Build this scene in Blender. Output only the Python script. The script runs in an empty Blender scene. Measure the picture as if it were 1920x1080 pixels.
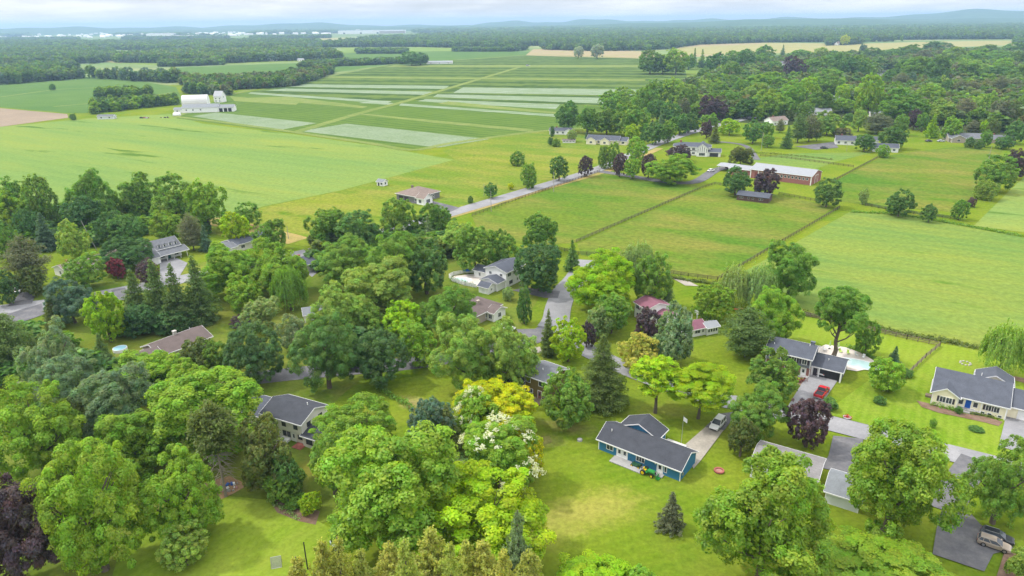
import bpy, math, random
import numpy as np
from mathutils import Matrix, Vector

# ------------------------------------------------------------------ camera, world, sun, exposure
FPX, CAM_H, ROLL = 1285.0, 78.0, 0.0125          # focal length in px of a 1920 wide frame
PITCH = math.atan(500 / 1285.0)
SUN_EL, SUN_AZ = math.radians(55), math.radians(-77)   # azimuth measured from +Y towards +X
sc = bpy.context.scene
COL = sc.collection
cp, sp = math.cos(PITCH), math.sin(PITCH)
_F = np.array([0, cp, -sp]); _R0 = np.array([1.0, 0, 0]); _U0 = np.array([0, sp, cp])
_R = math.cos(ROLL) * _R0 - math.sin(ROLL) * _U0
_U = math.cos(ROLL) * _U0 + math.sin(ROLL) * _R0
_C = np.array([0, 0, CAM_H])
cam_d = bpy.data.cameras.new('camera'); cam = bpy.data.objects.new('camera', cam_d); COL.objects.link(cam)
cam.matrix_world = Matrix(((_R[0], _U[0], -_F[0], 0), (_R[1], _U[1], -_F[1], 0), (_R[2], _U[2], -_F[2], CAM_H), (0, 0, 0, 1)))
cam_d.sensor_width = 36; cam_d.lens = FPX / 1920 * 36; cam_d.clip_start = 1; cam_d.clip_end = 80000
sc.camera = cam
sc.render.resolution_x, sc.render.resolution_y = 1024, 576
sc.view_settings.view_transform = 'Standard'; sc.view_settings.look = 'None'
sc.view_settings.gamma = 1; sc.view_settings.exposure = 0.57
sc.cycles.max_bounces = 6; sc.cycles.diffuse_bounces = 4; sc.cycles.transmission_bounces = 3
sc.cycles.volume_bounces = 0; sc.cycles.transparent_max_bounces = 4
sc.cycles.use_denoising = True

world = bpy.data.worlds.new('World'); sc.world = world; world.use_nodes = True
nt = world.node_tree; nt.nodes.clear()
def nd(t, kind, **kw):
    n = t.nodes.new(kind)
    for k, v in kw.items():
        if k.startswith('i_'):
            key = k[2:]; key = int(key) if key.isdigit() else key.replace('_', ' ')
            n.inputs[key].default_value = v
        else: setattr(n, k, v)
    return n
def lk(t, a, b): t.links.new(a, b)
sky = nd(nt, 'ShaderNodeTexSky', sky_type='NISHITA', sun_disc=False, sun_elevation=SUN_EL, sun_rotation=SUN_AZ, air_density=1.0, dust_density=1.5)
tc = nd(nt, 'ShaderNodeTexCoord')
mp = nd(nt, 'ShaderNodeMapping'); mp.inputs['Scale'].default_value = (1.6, 1.6, 14.0)
lk(nt, tc.outputs['Generated'], mp.inputs['Vector'])
cn = nd(nt, 'ShaderNodeTexNoise', i_Scale=2.2, i_Detail=7.0, i_Roughness=0.6)
lk(nt, mp.outputs['Vector'], cn.inputs['Vector'])
cm = nd(nt, 'ShaderNodeMapRange', i_1=0.33, i_2=0.52, i_3=0.72, i_4=1.0)
lk(nt, cn.outputs['Fac'], cm.inputs[0])
cn2 = nd(nt, 'ShaderNodeTexNoise', i_Scale=3.4, i_Detail=6.0, i_Roughness=0.62)
lk(nt, mp.outputs['Vector'], cn2.inputs['Vector'])
cc = nd(nt, 'ShaderNodeMix', data_type='RGBA')
cc.inputs['A'].default_value = (6.9, 7.1, 7.5, 1); cc.inputs['B'].default_value = (9.5, 9.3, 9.1, 1)
cr2 = nd(nt, 'ShaderNodeMapRange', i_1=0.4, i_2=0.62)
lk(nt, cn2.outputs['Fac'], cr2.inputs[0]); lk(nt, cr2.outputs[0], cc.inputs['Factor'])
# an overcast sky is brighter towards the zenith
sz_ = nd(nt, 'ShaderNodeSeparateXYZ'); lk(nt, tc.outputs['Generated'], sz_.inputs[0])
zg = nd(nt, 'ShaderNodeMapRange', i_1=0.02, i_2=0.8, i_3=0.95, i_4=2.45); lk(nt, sz_.outputs['Z'], zg.inputs[0])
cg = nd(nt, 'ShaderNodeVectorMath', operation='SCALE'); lk(nt, cc.outputs['Result'], cg.inputs[0]); lk(nt, zg.outputs[0], cg.inputs['Scale'])
cx = nd(nt, 'ShaderNodeMix', data_type='RGBA')
lk(nt, cm.outputs[0], cx.inputs['Factor']); lk(nt, sky.outputs[0], cx.inputs['A']); lk(nt, cg.outputs[0], cx.inputs['B'])
bg = nd(nt, 'ShaderNodeBackground', i_Strength=0.085)
lk(nt, cx.outputs['Result'], bg.inputs['Color'])
wo = nd(nt, 'ShaderNodeOutputWorld'); lk(nt, bg.outputs[0], wo.inputs['Surface'])

sun_d = bpy.data.lights.new('sun', 'SUN'); sun = bpy.data.objects.new('sun', sun_d); COL.objects.link(sun)
sun_d.energy = 2.1; sun_d.angle = math.radians(3.0); sun_d.color = (1.0, 0.955, 0.88)
sdir = Vector((math.sin(SUN_AZ) * math.cos(SUN_EL), math.cos(SUN_AZ) * math.cos(SUN_EL), math.sin(SUN_EL)))
sun.rotation_euler = sdir.to_track_quat('Z', 'Y').to_euler(); sun.location = (-300, 100, 600)

# ------------------------------------------------------------------ survey helpers: picture point -> place on the ground
def G(x, y, z=0.0):
    d = _F + (x - 960) / FPX * _R - (y - 540) / FPX * _U
    return _C + d * ((z - CAM_H) / d[2])
def PX(w):
    v = np.asarray(w, float) - _C; k = v @ _F
    return 960 + FPX * (v @ _R) / k, 540 - FPX * (v @ _U) / k, FPX / k

# ------------------------------------------------------------------ materials
MATS = {}
def mat(name, col, rough=0.8, var=0.12, scale=1.5, spec=0.25, bands=None, metal=0.0, fine=0.0):
    if name in MATS: return MATS[name]
    m = bpy.data.materials.new(name); m.use_nodes = True; t = m.node_tree
    b = t.nodes['Principled BSDF']
    b.inputs['Roughness'].default_value = rough; b.inputs['Specular IOR Level'].default_value = spec
    b.inputs['Metallic'].default_value = metal
    tcn = nd(t, 'ShaderNodeTexCoord')
    n = nd(t, 'ShaderNodeTexNoise', i_Scale=scale, i_Detail=4.0, i_Roughness=0.6)
    lk(t, tcn.outputs['Object'], n.inputs['Vector'])
    r = nd(t, 'ShaderNodeMapRange', i_1=0.3, i_2=0.7, i_3=1 - var, i_4=1 + var)
    lk(t, n.outputs['Fac'], r.inputs[0]); fac = r.outputs[0]
    if bands:                                      # courses of siding or shingles: (axis, period, depth)
        ax, per, dep = bands
        sx = nd(t, 'ShaderNodeSeparateXYZ'); lk(t, tcn.outputs['Object'], sx.inputs[0])
        m1 = nd(t, 'ShaderNodeMath', operation='MULTIPLY', i_1=1.0 / per); lk(t, sx.outputs[ax], m1.inputs[0])
        m2 = nd(t, 'ShaderNodeMath', operation='FRACT'); lk(t, m1.outputs[0], m2.inputs[0])
        m3 = nd(t, 'ShaderNodeMapRange', i_1=0.0, i_2=0.3, i_3=1 - dep, i_4=1.0); lk(t, m2.outputs[0], m3.inputs[0])
        m4 = nd(t, 'ShaderNodeMath', operation='MULTIPLY'); lk(t, fac, m4.inputs[0]); lk(t, m3.outputs[0], m4.inputs[1]); fac = m4.outputs[0]
    if fine:
        n2 = nd(t, 'ShaderNodeTexNoise', i_Scale=scale * 9, i_Detail=2.0); lk(t, tcn.outputs['Object'], n2.inputs['Vector'])
        r2 = nd(t, 'ShaderNodeMapRange', i_1=0.3, i_2=0.7, i_3=1 - fine, i_4=1 + fine); lk(t, n2.outputs['Fac'], r2.inputs[0])
        m5 = nd(t, 'ShaderNodeMath', operation='MULTIPLY'); lk(t, fac, m5.inputs[0]); lk(t, r2.outputs[0], m5.inputs[1]); fac = m5.outputs[0]
    v = nd(t, 'ShaderNodeVectorMath', operation='SCALE'); v.inputs[0].default_value = col[:3]
    lk(t, fac, v.inputs['Scale']); lk(t, v.outputs[0], b.inputs['Base Color'])
    MATS[name] = m; return m

def ground_mat(name, c1, c2, c3, big=0.012, mid=0.09, fine=1.6, rough=0.95, stripe=None, grain=0.22, aniso=None, mid_w=0.5, spots=None, patches=()):
    """Two soft patch scales, a fine grain and optional stripes (angle, period m, strength, colour)."""
    if name in MATS: return MATS[name]
    m = bpy.data.materials.new(name); m.use_nodes = True; t = m.node_tree
    b = t.nodes['Principled BSDF']; b.inputs['Roughness'].default_value = rough; b.inputs['Specular IOR Level'].default_value = 0.0
    g = nd(t, 'ShaderNodeNewGeometry'); vec = g.outputs['Position']
    if aniso:                                      # stretch the patches along a direction
        mpn = nd(t, 'ShaderNodeMapping'); mpn.inputs['Rotation'].default_value = (0, 0, -math.radians(aniso[0]))
        mpn.inputs['Scale'].default_value = (1, 1, 1)
        mp2 = nd(t, 'ShaderNodeMapping'); mp2.inputs['Scale'].default_value = (1.0 / aniso[1], 1, 1)
        lk(t, vec, mpn.inputs['Vector']); lk(t, mpn.outputs[0], mp2.inputs['Vector']); vec = mp2.outputs[0]
    def noise(s, d, lo, hi):
        n = nd(t, 'ShaderNodeTexNoise', i_Scale=s, i_Detail=d, i_Roughness=0.62); lk(t, vec, n.inputs['Vector'])
        r = nd(t, 'ShaderNodeMapRange', i_1=lo, i_2=hi); lk(t, n.outputs['Fac'], r.inputs[0]); return r.outputs[0]
    x1 = nd(t, 'ShaderNodeMix', data_type='RGBA'); x1.inputs['A'].default_value = (*c1, 1); x1.inputs['B'].default_value = (*c2, 1)
    lk(t, noise(big, 5, 0.38, 0.62), x1.inputs['Factor'])
    x2 = nd(t, 'ShaderNodeMix', data_type='RGBA'); x2.inputs['B'].default_value = (*c3, 1)
    mm = nd(t, 'ShaderNodeMath', operation='MULTIPLY', i_1=mid_w); lk(t, noise(mid, 6, 0.42, 0.66), mm.inputs[0])
    lk(t, x1.outputs['Result'], x2.inputs['A']); lk(t, mm.outputs[0], x2.inputs['Factor']); out = x2.outputs['Result']
    if stripe:
        ang, per, st, sc_ = stripe
        mpn = nd(t, 'ShaderNodeMapping'); mpn.inputs['Rotation'].default_value = (0, 0, -math.radians(ang))
        lk(t, g.outputs['Position'], mpn.inputs['Vector'])
        sx = nd(t, 'ShaderNodeSeparateXYZ'); lk(t, mpn.outputs[0], sx.inputs[0])
        wob = nd(t, 'ShaderNodeTexNoise', i_Scale=0.05, i_Detail=2.0); lk(t, g.outputs['Position'], wob.inputs['Vector'])
        wm = nd(t, 'ShaderNodeMath', operation='MULTIPLY_ADD', i_1=per * 1.0); lk(t, wob.outputs['Fac'], wm.inputs[0]); lk(t, sx.outputs['Y'], wm.inputs[2])
        m1 = nd(t, 'ShaderNodeMath', operation='MULTIPLY', i_1=2 * math.pi / per); lk(t, wm.outputs[0], m1.inputs[0])
        m2 = nd(t, 'ShaderNodeMath', operation='SINE'); lk(t, m1.outputs[0], m2.inputs[0])
        m3 = nd(t, 'ShaderNodeMapRange', i_1=-0.5, i_2=0.6, i_3=0.0, i_4=st); lk(t, m2.outputs[0], m3.inputs[0])
        x3 = nd(t, 'ShaderNodeMix', data_type='RGBA'); x3.inputs['B'].default_value = (*sc_, 1)
        lk(t, out, x3.inputs['A']); lk(t, m3.outputs[0], x3.inputs['Factor']); out = x3.outputs['Result']
    for (px_, py_, rx_, ry_, ang_, pc_, pw_) in patches:       # dry or worn places with ragged edges
        w_ = G(px_, py_); mpa = nd(t, 'ShaderNodeMapping', vector_type='TEXTURE'); mpa.inputs['Location'].default_value = (w_[0], w_[1], 0); mpa.inputs['Rotation'].default_value = (0, 0, math.radians(ang_)); mpa.inputs['Scale'].default_value = (rx_, ry_, 1)
        lk(t, g.outputs['Position'], mpa.inputs['Vector']); ln = nd(t, 'ShaderNodeVectorMath', operation='LENGTH'); lk(t, mpa.outputs[0], ln.inputs[0])
        pn = nd(t, 'ShaderNodeTexNoise', i_Scale=.45, i_Detail=6.0, i_Roughness=.7); lk(t, g.outputs['Position'], pn.inputs['Vector'])
        pa = nd(t, 'ShaderNodeMath', operation='MULTIPLY_ADD', i_1=1.5); lk(t, pn.outputs['Fac'], pa.inputs[0]); lk(t, ln.outputs['Value'], pa.inputs[2])
        pr = nd(t, 'ShaderNodeMapRange', i_1=.95, i_2=1.75, i_3=pw_, i_4=0.0); lk(t, pa.outputs[0], pr.inputs[0])
        xp = nd(t, 'ShaderNodeMix', data_type='RGBA'); xp.inputs['B'].default_value = (*pc_, 1); lk(t, out, xp.inputs['A']); lk(t, pr.outputs[0], xp.inputs['Factor']); out = xp.outputs['Result']
    if spots:
        x4 = nd(t, 'ShaderNodeMix', data_type='RGBA'); x4.inputs['B'].default_value = (*spots[3], 1)
        lk(t, out, x4.inputs['A']); lk(t, noise(spots[0], 3, spots[1], spots[2]), x4.inputs['Factor']); out = x4.outputs['Result']
    nf = nd(t, 'ShaderNodeTexNoise', i_Scale=fine, i_Detail=5.0, i_Roughness=0.7); lk(t, g.outputs['Position'], nf.inputs['Vector'])
    rf = nd(t, 'ShaderNodeMapRange', i_1=0.28, i_2=0.72, i_3=1 - grain, i_4=1 + grain); lk(t, nf.outputs['Fac'], rf.inputs[0])
    v = nd(t, 'ShaderNodeVectorMath', operation='SCALE'); lk(t, out, v.inputs[0]); lk(t, rf.outputs[0], v.inputs['Scale'])
    lk(t, v.outputs[0], b.inputs['Base Color'])
    MATS[name] = m; return m

def foliage_mat():
    m = bpy.data.materials.new('foliage'); m.use_nodes = True; t = m.node_tree; t.nodes.clear()
    oi = nd(t, 'ShaderNodeObjectInfo'); at = nd(t, 'ShaderNodeAttribute', attribute_name='tint')
    mx = nd(t, 'ShaderNodeMix', data_type='RGBA', blend_type='MULTIPLY'); mx.inputs['Factor'].default_value = 1
    lk(t, oi.outputs['Color'], mx.inputs['A']); lk(t, at.outputs['Color'], mx.inputs['B'])
    tr_c = nd(t, 'ShaderNodeMix', data_type='RGBA', blend_type='MULTIPLY'); tr_c.inputs['Factor'].default_value = 1
    tr_c.inputs['B'].default_value = (1.5, 1.5, 0.5, 1); lk(t, mx.outputs['Result'], tr_c.inputs['A'])
    df = nd(t, 'ShaderNodeBsdfDiffuse'); lk(t, mx.outputs['Result'], df.inputs['Color'])
    tl = nd(t, 'ShaderNodeBsdfTranslucent'); lk(t, tr_c.outputs['Result'], tl.inputs['Color'])
    ms = nd(t, 'ShaderNodeMixShader', i_0=0.46); lk(t, df.outputs[0], ms.inputs[1]); lk(t, tl.outputs[0], ms.inputs[2])
    gl = nd(t, 'ShaderNodeBsdfGlossy', i_Roughness=0.45); gl.inputs['Color'].default_value = (0.8, 0.9, 0.8, 1)
    m2 = nd(t, 'ShaderNodeMixShader', i_0=0.015); lk(t, ms.outputs[0], m2.inputs[1]); lk(t, gl.outputs[0], m2.inputs[2])
    o = nd(t, 'ShaderNodeOutputMaterial'); lk(t, m2.outputs[0], o.inputs['Surface'])
    return m
M_LEAF = foliage_mat()
M_BARK = mat('bark', (0.13, 0.105, 0.08), 0.95, 0.3, 3)
M_WHITE = mat('white_trim', (0.70, 0.70, 0.70), 0.5, 0.03, 1)
M_GLASS = mat('window_glass', (0.05, 0.06, 0.075), 0.12, 0.3, 1.2, spec=0.6)
M_METAL = mat('grey_metal', (0.4, 0.41, 0.42), 0.4, 0.08, 2, metal=0.6)
M_WOOD = mat('weathered_wood', (0.17, 0.135, 0.10), 0.9, 0.25, 3)
M_DARK = mat('dark_plastic', (0.025, 0.025, 0.028), 0.6, 0.2, 2)
M_CONC = mat('concrete', (0.30, 0.295, 0.285), 0.9, 0.14, 0.8, fine=0.06)
M_BRICK = mat('red_brick', (0.27, 0.09, 0.07), 0.9, 0.2, 2, bands=(2, 0.3, 0.15))

# ------------------------------------------------------------------ mesh helpers
def link(o, parent=None):
    COL.objects.link(o)
    if parent is not None: o.parent = parent
    return o
def tag(o, label=None, cat=None, group=None, kind=None):
    if label: o['label'] = label
    if cat: o['category'] = cat
    if group: o['group'] = group
    if kind: o['kind'] = kind
    return o
def empty(name, loc, rz=0.0):
    o = bpy.data.objects.new(name, None); o.location = loc; o.rotation_euler = (0, 0, rz); o.empty_display_size = 0.5
    return link(o)
class MB:
    """Collects boxes, prisms and tubes, then links them as ONE mesh object."""
    def __init__(s, M=None): s.v = []; s.f = []; s.mi = []; s.M = M or Matrix.Identity(4); s.k = 0
    def add(s, vs, fs):
        n = len(s.v)
        for p in vs: s.v.append(tuple(s.M @ Vector(p)))
        for f in fs: s.f.append([i + n for i in f]); s.mi.append(s.k)
        return s
    def box(s, x0, x1, y0, y1, z0, z1):
        vs = [(x0, y0, z0), (x1, y0, z0), (x1, y1, z0), (x0, y1, z0), (x0, y0, z1), (x1, y0, z1), (x1, y1, z1), (x0, y1, z1)]
        return s.add(vs, [[3, 2, 1, 0], [4, 5, 6, 7], [0, 1, 5, 4], [1, 2, 6, 5], [2, 3, 7, 6], [3, 0, 4, 7]])
    def prism(s, prof, x0, x1):                    # profile in (y, z), swept along x
        n = len(prof)
        vs = [(x0, y, z) for y, z in prof] + [(x1, y, z) for y, z in prof]
        fs = [list(range(n))[::-1], list(range(n, 2 * n))] + [[i, (i + 1) % n, n + (i + 1) % n, n + i] for i in range(n)]
        return s.add(vs, fs)
    def tube(s, p0, p1, r0, r1=None, n=8):
        r1 = r0 if r1 is None else r1
        p0, p1 = Vector(p0), Vector(p1); d = (p1 - p0).normalized()
        a = d.orthogonal().normalized(); b = d.cross(a)
        vs = []
        for p, r in ((p0, r0), (p1, r1)):
            for i in range(n):
                t = 2 * math.pi * i / n; vs.append(p + a * (r * math.cos(t)) + b * (r * math.sin(t)))
        fs = [[i, (i + 1) % n, n + (i + 1) % n, n + i] for i in range(n)] + [list(range(n))[::-1], list(range(n, 2 * n))]
        return s.add(vs, fs)
    def loft(s, rings):                            # list of equal length rings
        n = len(rings[0]); vs = [p for r in rings for p in r]; fs = []
        for k in range(len(rings) - 1):
            for i in range(n): fs.append([k * n + i, k * n + (i + 1) % n, (k + 1) * n + (i + 1) % n, (k + 1) * n + i])
        fs += [list(range(n))[::-1], list(range((len(rings) - 1) * n, len(rings) * n))]
        return s.add(vs, fs)
    def build(s, name, mats, parent=None, loc=None, rz=0.0, bevel=0.0, smooth=False):
        me = bpy.data.meshes.new(name); me.from_pydata(s.v, [], s.f)
        for m in (mats if isinstance(mats, (list, tuple)) else [mats]): me.materials.append(m)
        if isinstance(mats, (list, tuple)) and len(mats) > 1: me.polygons.foreach_set('material_index', s.mi)
        if smooth: me.polygons.foreach_set('use_smooth', [True] * len(me.polygons))
        me.update()
        o = link(bpy.data.objects.new(name, me), parent)
        if loc is not None: o.location = loc; o.rotation_euler = (0, 0, rz)
        if bevel:
            b = o.modifiers.new('bevel', 'BEVEL'); b.width = bevel; b.segments = 2; b.limit_method = 'ANGLE'
        return o
def struct(name, o): o.name = name; o['kind'] = 'structure'; return o

SHEETS = [0]
def sheet(name, pts, m, z, raw=False, kind='structure'):
    """A flat patch of ground through surveyed points."""
    w = [tuple(p) if raw else tuple(G(*p)[:2]) for p in pts]; SHEETS[0] += 1; z += (SHEETS[0] % 40) * .0007 if not raw else 0
    me = bpy.data.meshes.new(name); me.from_pydata([(x, y, z) for x, y in w], [], [list(range(len(w)))]); me.update()
    if me.polygons[0].normal.z < 0: me.flip_normals()
    me.materials.append(m); o = link(bpy.data.objects.new(name, me)); o['kind'] = kind; return o
def smooth_line(P, step=3.0):
    P = [np.asarray(p, float) for p in P]
    if len(P) == 2: return P
    Q = [2 * P[0] - P[1]] + P + [2 * P[-1] - P[-2]]; out = []
    for i in range(1, len(Q) - 2):
        n = max(2, int(np.hypot(*(Q[i + 1] - Q[i])[:2]) / step))
        for k in range(n):
            t = k / n
            out.append(0.5 * (2 * Q[i] + (Q[i + 1] - Q[i - 1]) * t + (2 * Q[i - 1] - 5 * Q[i] + 4 * Q[i + 1] - Q[i + 2]) * t * t + (3 * Q[i] - Q[i - 1] - 3 * Q[i + 1] + Q[i + 2]) * t ** 3))
    out.append(P[-1]); return out
def ribbon(name, pts, w, m, z, off=0.0, kind='structure'):
    SHEETS[0] += 1; z += (SHEETS[0] % 40) * .0007
    L = smooth_line([G(*p)[:2] for p in pts]); vs = []; n = len(L)
    for i in range(n):
        d = L[min(i + 1, n - 1)] - L[max(i - 1, 0)]; d = d / np.hypot(*d); nn = np.array([-d[1], d[0]])
        a, b = L[i] + nn * (off + w / 2), L[i] + nn * (off - w / 2)
        vs += [(a[0], a[1], z), (b[0], b[1], z)]
    me = bpy.data.meshes.new(name); me.from_pydata(vs, [], [[2 * i, 2 * i + 1, 2 * i + 3, 2 * i + 2] for i in range(n - 1)]); me.update()
    me.materials.append(m); o = link(bpy.data.objects.new(name, me)); o['kind'] = kind; return o
# ------------------------------------------------------------------ ground, fields, roads
LAWN = ground_mat('lawn', (0.088, 0.158, 0.009), (0.140, 0.188, 0.014), (0.23, 0.215, 0.04), big=0.03, mid=0.09, fine=1.1, mid_w=0.32, grain=0.28, stripe=(20, 2.3, .22, (.17, .225, .02)),
  patches=[(1085, 962, 14, 6, 15, (.27, .25, .06), .7), (1010, 1000, 9, 5, 0, (.25, .25, .05), .5), (1130, 940, 8, 4, 30, (.26, .25, .05), .5), (790, 762, 7, 3.5, -35, (.36, .29, .13), .8), (1012, 828, 6, 3, 10, (.30, .27, .10), .5), (1060, 800, 8, 3, -20, (.22, .19, .07), .6), (1240, 770, 9, 5, 0, (.24, .23, .05), .5)])
LAWN_SHADE = ground_mat('lawn_painted_shade', (0.082, 0.140, 0.016), (0.135, 0.170, 0.022), (0.22, 0.20, 0.055), big=0.04, mid=0.10, fine=1.2, mid_w=0.4, patches=[(790, 762, 7, 3.5, -35, (.36, .29, .13), .8), (590, 880, 6, 4, 0, (.22, .17, .04), .5)])  # darker copy of the lawn, tree shade put into the colour
LAWN_MOWN = ground_mat('mown_lawn', (0.120, 0.205, 0.014), (0.165, 0.235, 0.020), (0.22, 0.25, 0.04), big=0.03, mid=0.15, fine=1.5, mid_w=0.5, stripe=(55, 1.9, 0.30, (0.20, 0.275, 0.035)))
LUSH = ground_mat('lush_field', (0.120, 0.200, 0.052), (0.155, 0.228, 0.058), (0.21, 0.245, 0.050), big=0.010, mid=0.024, fine=0.5, mid_w=0.8, aniso=(-30, 6), stripe=(-30, 11, 0.3, (0.16, 0.24, 0.06)), grain=0.2, spots=(.05, .62, .68, (.075, .14, .022)))
LUSH2 = ground_mat('hay_field', (0.104, 0.180, 0.042), (0.140, 0.207, 0.043), (0.19, 0.220, 0.040), big=0.018, mid=0.04, fine=0.6, mid_w=0.8, aniso=(-30, 4), stripe=(-30, 7, 0.24, (0.185, 0.25, 0.045)), grain=0.24, spots=(.09, .64, .72, (.09, .165, .02)))
MEADOW = ground_mat('rough_meadow', (0.092, 0.165, 0.018), (0.155, 0.195, 0.022), (0.24, 0.215, 0.05), big=0.016, mid=0.06, fine=0.6, mid_w=0.6, aniso=(-30, 2.5), grain=0.34, spots=(.07, .62, .74, (.08, .15, .01)))
PADDOCK = ground_mat('paddock_grass', (0.068, 0.142, 0.016), (0.112, 0.160, 0.020), (0.205, 0.175, 0.045), big=0.022, mid=0.05, fine=0.5, mid_w=0.6, aniso=(-30, 2.5), grain=0.36, spots=(.06, .56, .74, (.065, .145, .010)))
ROWS = dict(big=0.006, mid=0.03, fine=0.8, mid_w=0.5, grain=0.25)
NURSERY = ground_mat('nursery_rows_near', (0.06, 0.11, 0.022), (0.075, 0.13, 0.024), (0.10, 0.155, 0.03), stripe=(-35.5, 9, 0.55, (0.115, 0.175, 0.032)), **ROWS)
NURSERY_F = ground_mat('nursery_rows_far', (0.044, 0.080, 0.022), (0.055, 0.095, 0.024), (0.08, 0.125, 0.03), stripe=(-15, 58, 0.8, (0.115, 0.165, 0.038)), **ROWS)
NURSERY_W = ground_mat('pale_rows', (0.20, 0.25, 0.165), (0.165, 0.215, 0.125), (0.26, 0.30, 0.23), big=0.01, mid=0.05, fine=0.5, stripe=(-35.5, 3.6, 0.55, (0.11, 0.17, 0.06)), grain=0.25)
NURSERY_WF = ground_mat('pale_rows_far', (0.22, 0.265, 0.19), (0.18, 0.23, 0.145), (0.28, 0.315, 0.26), big=0.01, mid=0.05, fine=0.5, stripe=(-15, 13, 0.7, (0.13, 0.20, 0.08)), grain=0.25)
GRASSPATH = ground_mat('grass_track', (0.15, 0.20, 0.05), (0.13, 0.18, 0.045), (0.22, 0.23, 0.09), fine=0.7)
CROP = ground_mat('crop_field', (0.07, 0.14, 0.035), (0.095, 0.165, 0.04), (0.115, 0.185, 0.05), big=0.006, mid=0.03, fine=0.5, stripe=(-10, 12, 0.35, (0.085, 0.14, 0.035)))
SOIL = ground_mat('bare_soil', (0.245, 0.195, 0.145), (0.285, 0.225, 0.165), (0.215, 0.17, 0.125), fine=0.5, grain=0.1)
STRAW = ground_mat('ripe_field', (0.27, 0.25, 0.10), (0.30, 0.27, 0.12), (0.22, 0.24, 0.09), fine=0.3, grain=0.1)
STUBBLE = ground_mat('stubble_field', (0.30, 0.24, 0.14), (0.26, 0.24, 0.11), (0.34, 0.25, 0.16), fine=0.3, grain=0.1)
FAR = ground_mat('far_country', (0.10, 0.17, 0.06), (0.15, 0.22, 0.075), (0.30, 0.29, 0.14), big=0.0016, mid=0.004, fine=0.02, mid_w=0.6, aniso=(0, 2.5))
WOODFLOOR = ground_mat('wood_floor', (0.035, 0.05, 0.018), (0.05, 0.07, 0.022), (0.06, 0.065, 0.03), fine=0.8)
STREET = ground_mat('street_asphalt', (0.225, 0.225, 0.235), (0.275, 0.272, 0.278), (0.165, 0.165, 0.175), big=0.05, mid=0.22, fine=2.5, grain=0.12)
ASPHALT = ground_mat('dark_asphalt', (0.105, 0.105, 0.115), (0.135, 0.133, 0.142), (0.19, 0.185, 0.185), big=0.12, mid=0.35, fine=2.0, grain=0.14, mid_w=0.6)
GRAVEL = ground_mat('gravel', (0.30, 0.27, 0.23), (0.36, 0.33, 0.28), (0.24, 0.22, 0.19), big=0.2, mid=0.5, fine=3.0, grain=0.15)
VERGE = ground_mat('dry_verge', (0.33, 0.24, 0.10), (0.27, 0.23, 0.08), (0.16, 0.18, 0.04), big=0.05, mid=0.15, fine=1.0)
MULCH = ground_mat('bark_mulch', (0.17, 0.105, 0.075), (0.22, 0.15, 0.11), (0.10, 0.08, 0.05), big=0.3, mid=0.8, fine=3.0)
SAND = ground_mat('sand', (0.33, 0.22, 0.12), (0.27, 0.17, 0.10), (0.22, 0.15, 0.09), big=0.3, mid=0.8, fine=3.0)

g = sheet('ground', [(-20000, -300), (20000, -300), (20000, 20000), (-20000, 20000)], LAWN, 0.0, raw=True); g['kind'] = 'structure'
sheet('terrain', [(-19900, 19900), (-2600, 1050), (-900, 1000), (300, 1010), (1200, 1020), (2600, 1100), (19900, 19900)], FAR, 0.03, raw=True)
Z1, Z2, Z3, Z4 = 0.06, 0.09, 0.12, 0.15
sheet('field', [(-260, 268), (0, 238), (170, 222), (318, 214), (380, 232), (560, 253), (700, 273), (853, 300), (640, 357), (490, 388), (400, 425), (150, 415), (-260, 430)], LUSH, Z1)
sheet('meadow', [(853, 299), (830, 283), (900, 262), (1000, 248), (1120, 240), (1195, 300), (1122, 320), (840, 402), (700, 440), (570, 462), (420, 445), (380, 430), (490, 389), (640, 358)], MEADOW, Z1)
sheet('field', [(330, 222), (560, 251), (775, 279), (850, 268), (1000, 246), (1110, 240), (1150, 222), (1160, 199), (1045, 196), (800, 188), (690, 190), (470, 172), (430, 178)], NURSERY, Z1)
sheet('field', [(470, 171.5), (690, 189.5), (800, 187.5), (1045, 195.5), (1160, 198.5), (1330, 150), (1310, 118), (1210, 109), (990, 104), (735, 121)], NURSERY_F, Z1)
sheet('field', [(-260, 170), (0, 150), (200, 143), (330, 163), (345, 195), (178, 212), (125, 212), (0, 201), (-260, 214)], CROP, Z1)
sheet('field', [(-260, 218), (0, 203), (126, 214), (128, 221), (0, 238), (-260, 266)], SOIL, Z2)
sheet('field', [(325, 152), (420, 164), (640, 134), (720, 122), (715, 113), (640, 115), (330, 127)], CROP, Z1)
sheet('field', [(200, 118), (320, 124), (640, 113), (720, 111), (900, 96), (640, 92), (640, 99)], LUSH2, Z1)
sheet('field', [(720, 121), (735, 121), (985, 104), (1000, 97), (900, 94), (640, 100), (650, 112)], CROP, Z2)
sheet('field', [(170, 113), (225, 119), (250, 108), (390, 100), (380, 92), (225, 100)], STRAW, Z2)
sheet('field', [(640, 98), (760, 96), (1000, 95), (960, 88), (640, 89)], LUSH, Z2)
sheet('field', [(985, 104), (1210, 110), (1240, 106), (1200, 96), (1060, 92), (1000, 92)], STUBBLE, Z2)
sheet('field', [(1265, 106), (1440, 100), (1610, 96), (1760, 90), (1905, 84), (1900, 76), (1740, 78), (1610, 82), (1430, 80), (1300, 83), (1260, 92)], STRAW, Z2)
sheet('field', [(1262, 100), (1380, 104), (1262, 108)], STUBBLE, Z3)
sheet('field', [(1270, 90), (1420, 83), (1430, 81), (1290, 84)], STUBBLE, Z3)
sheet('field', [(565, 76), (765, 74), (765, 69), (570, 72)], STRAW, Z2)
sheet('field', [(0, 142), (60, 137), (55, 134), (0, 136)], LUSH, Z2)
sheet('field', [(-100, 62), (60, 60), (320, 66), (250, 58), (0, 58)], STRAW, Z2)
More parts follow.
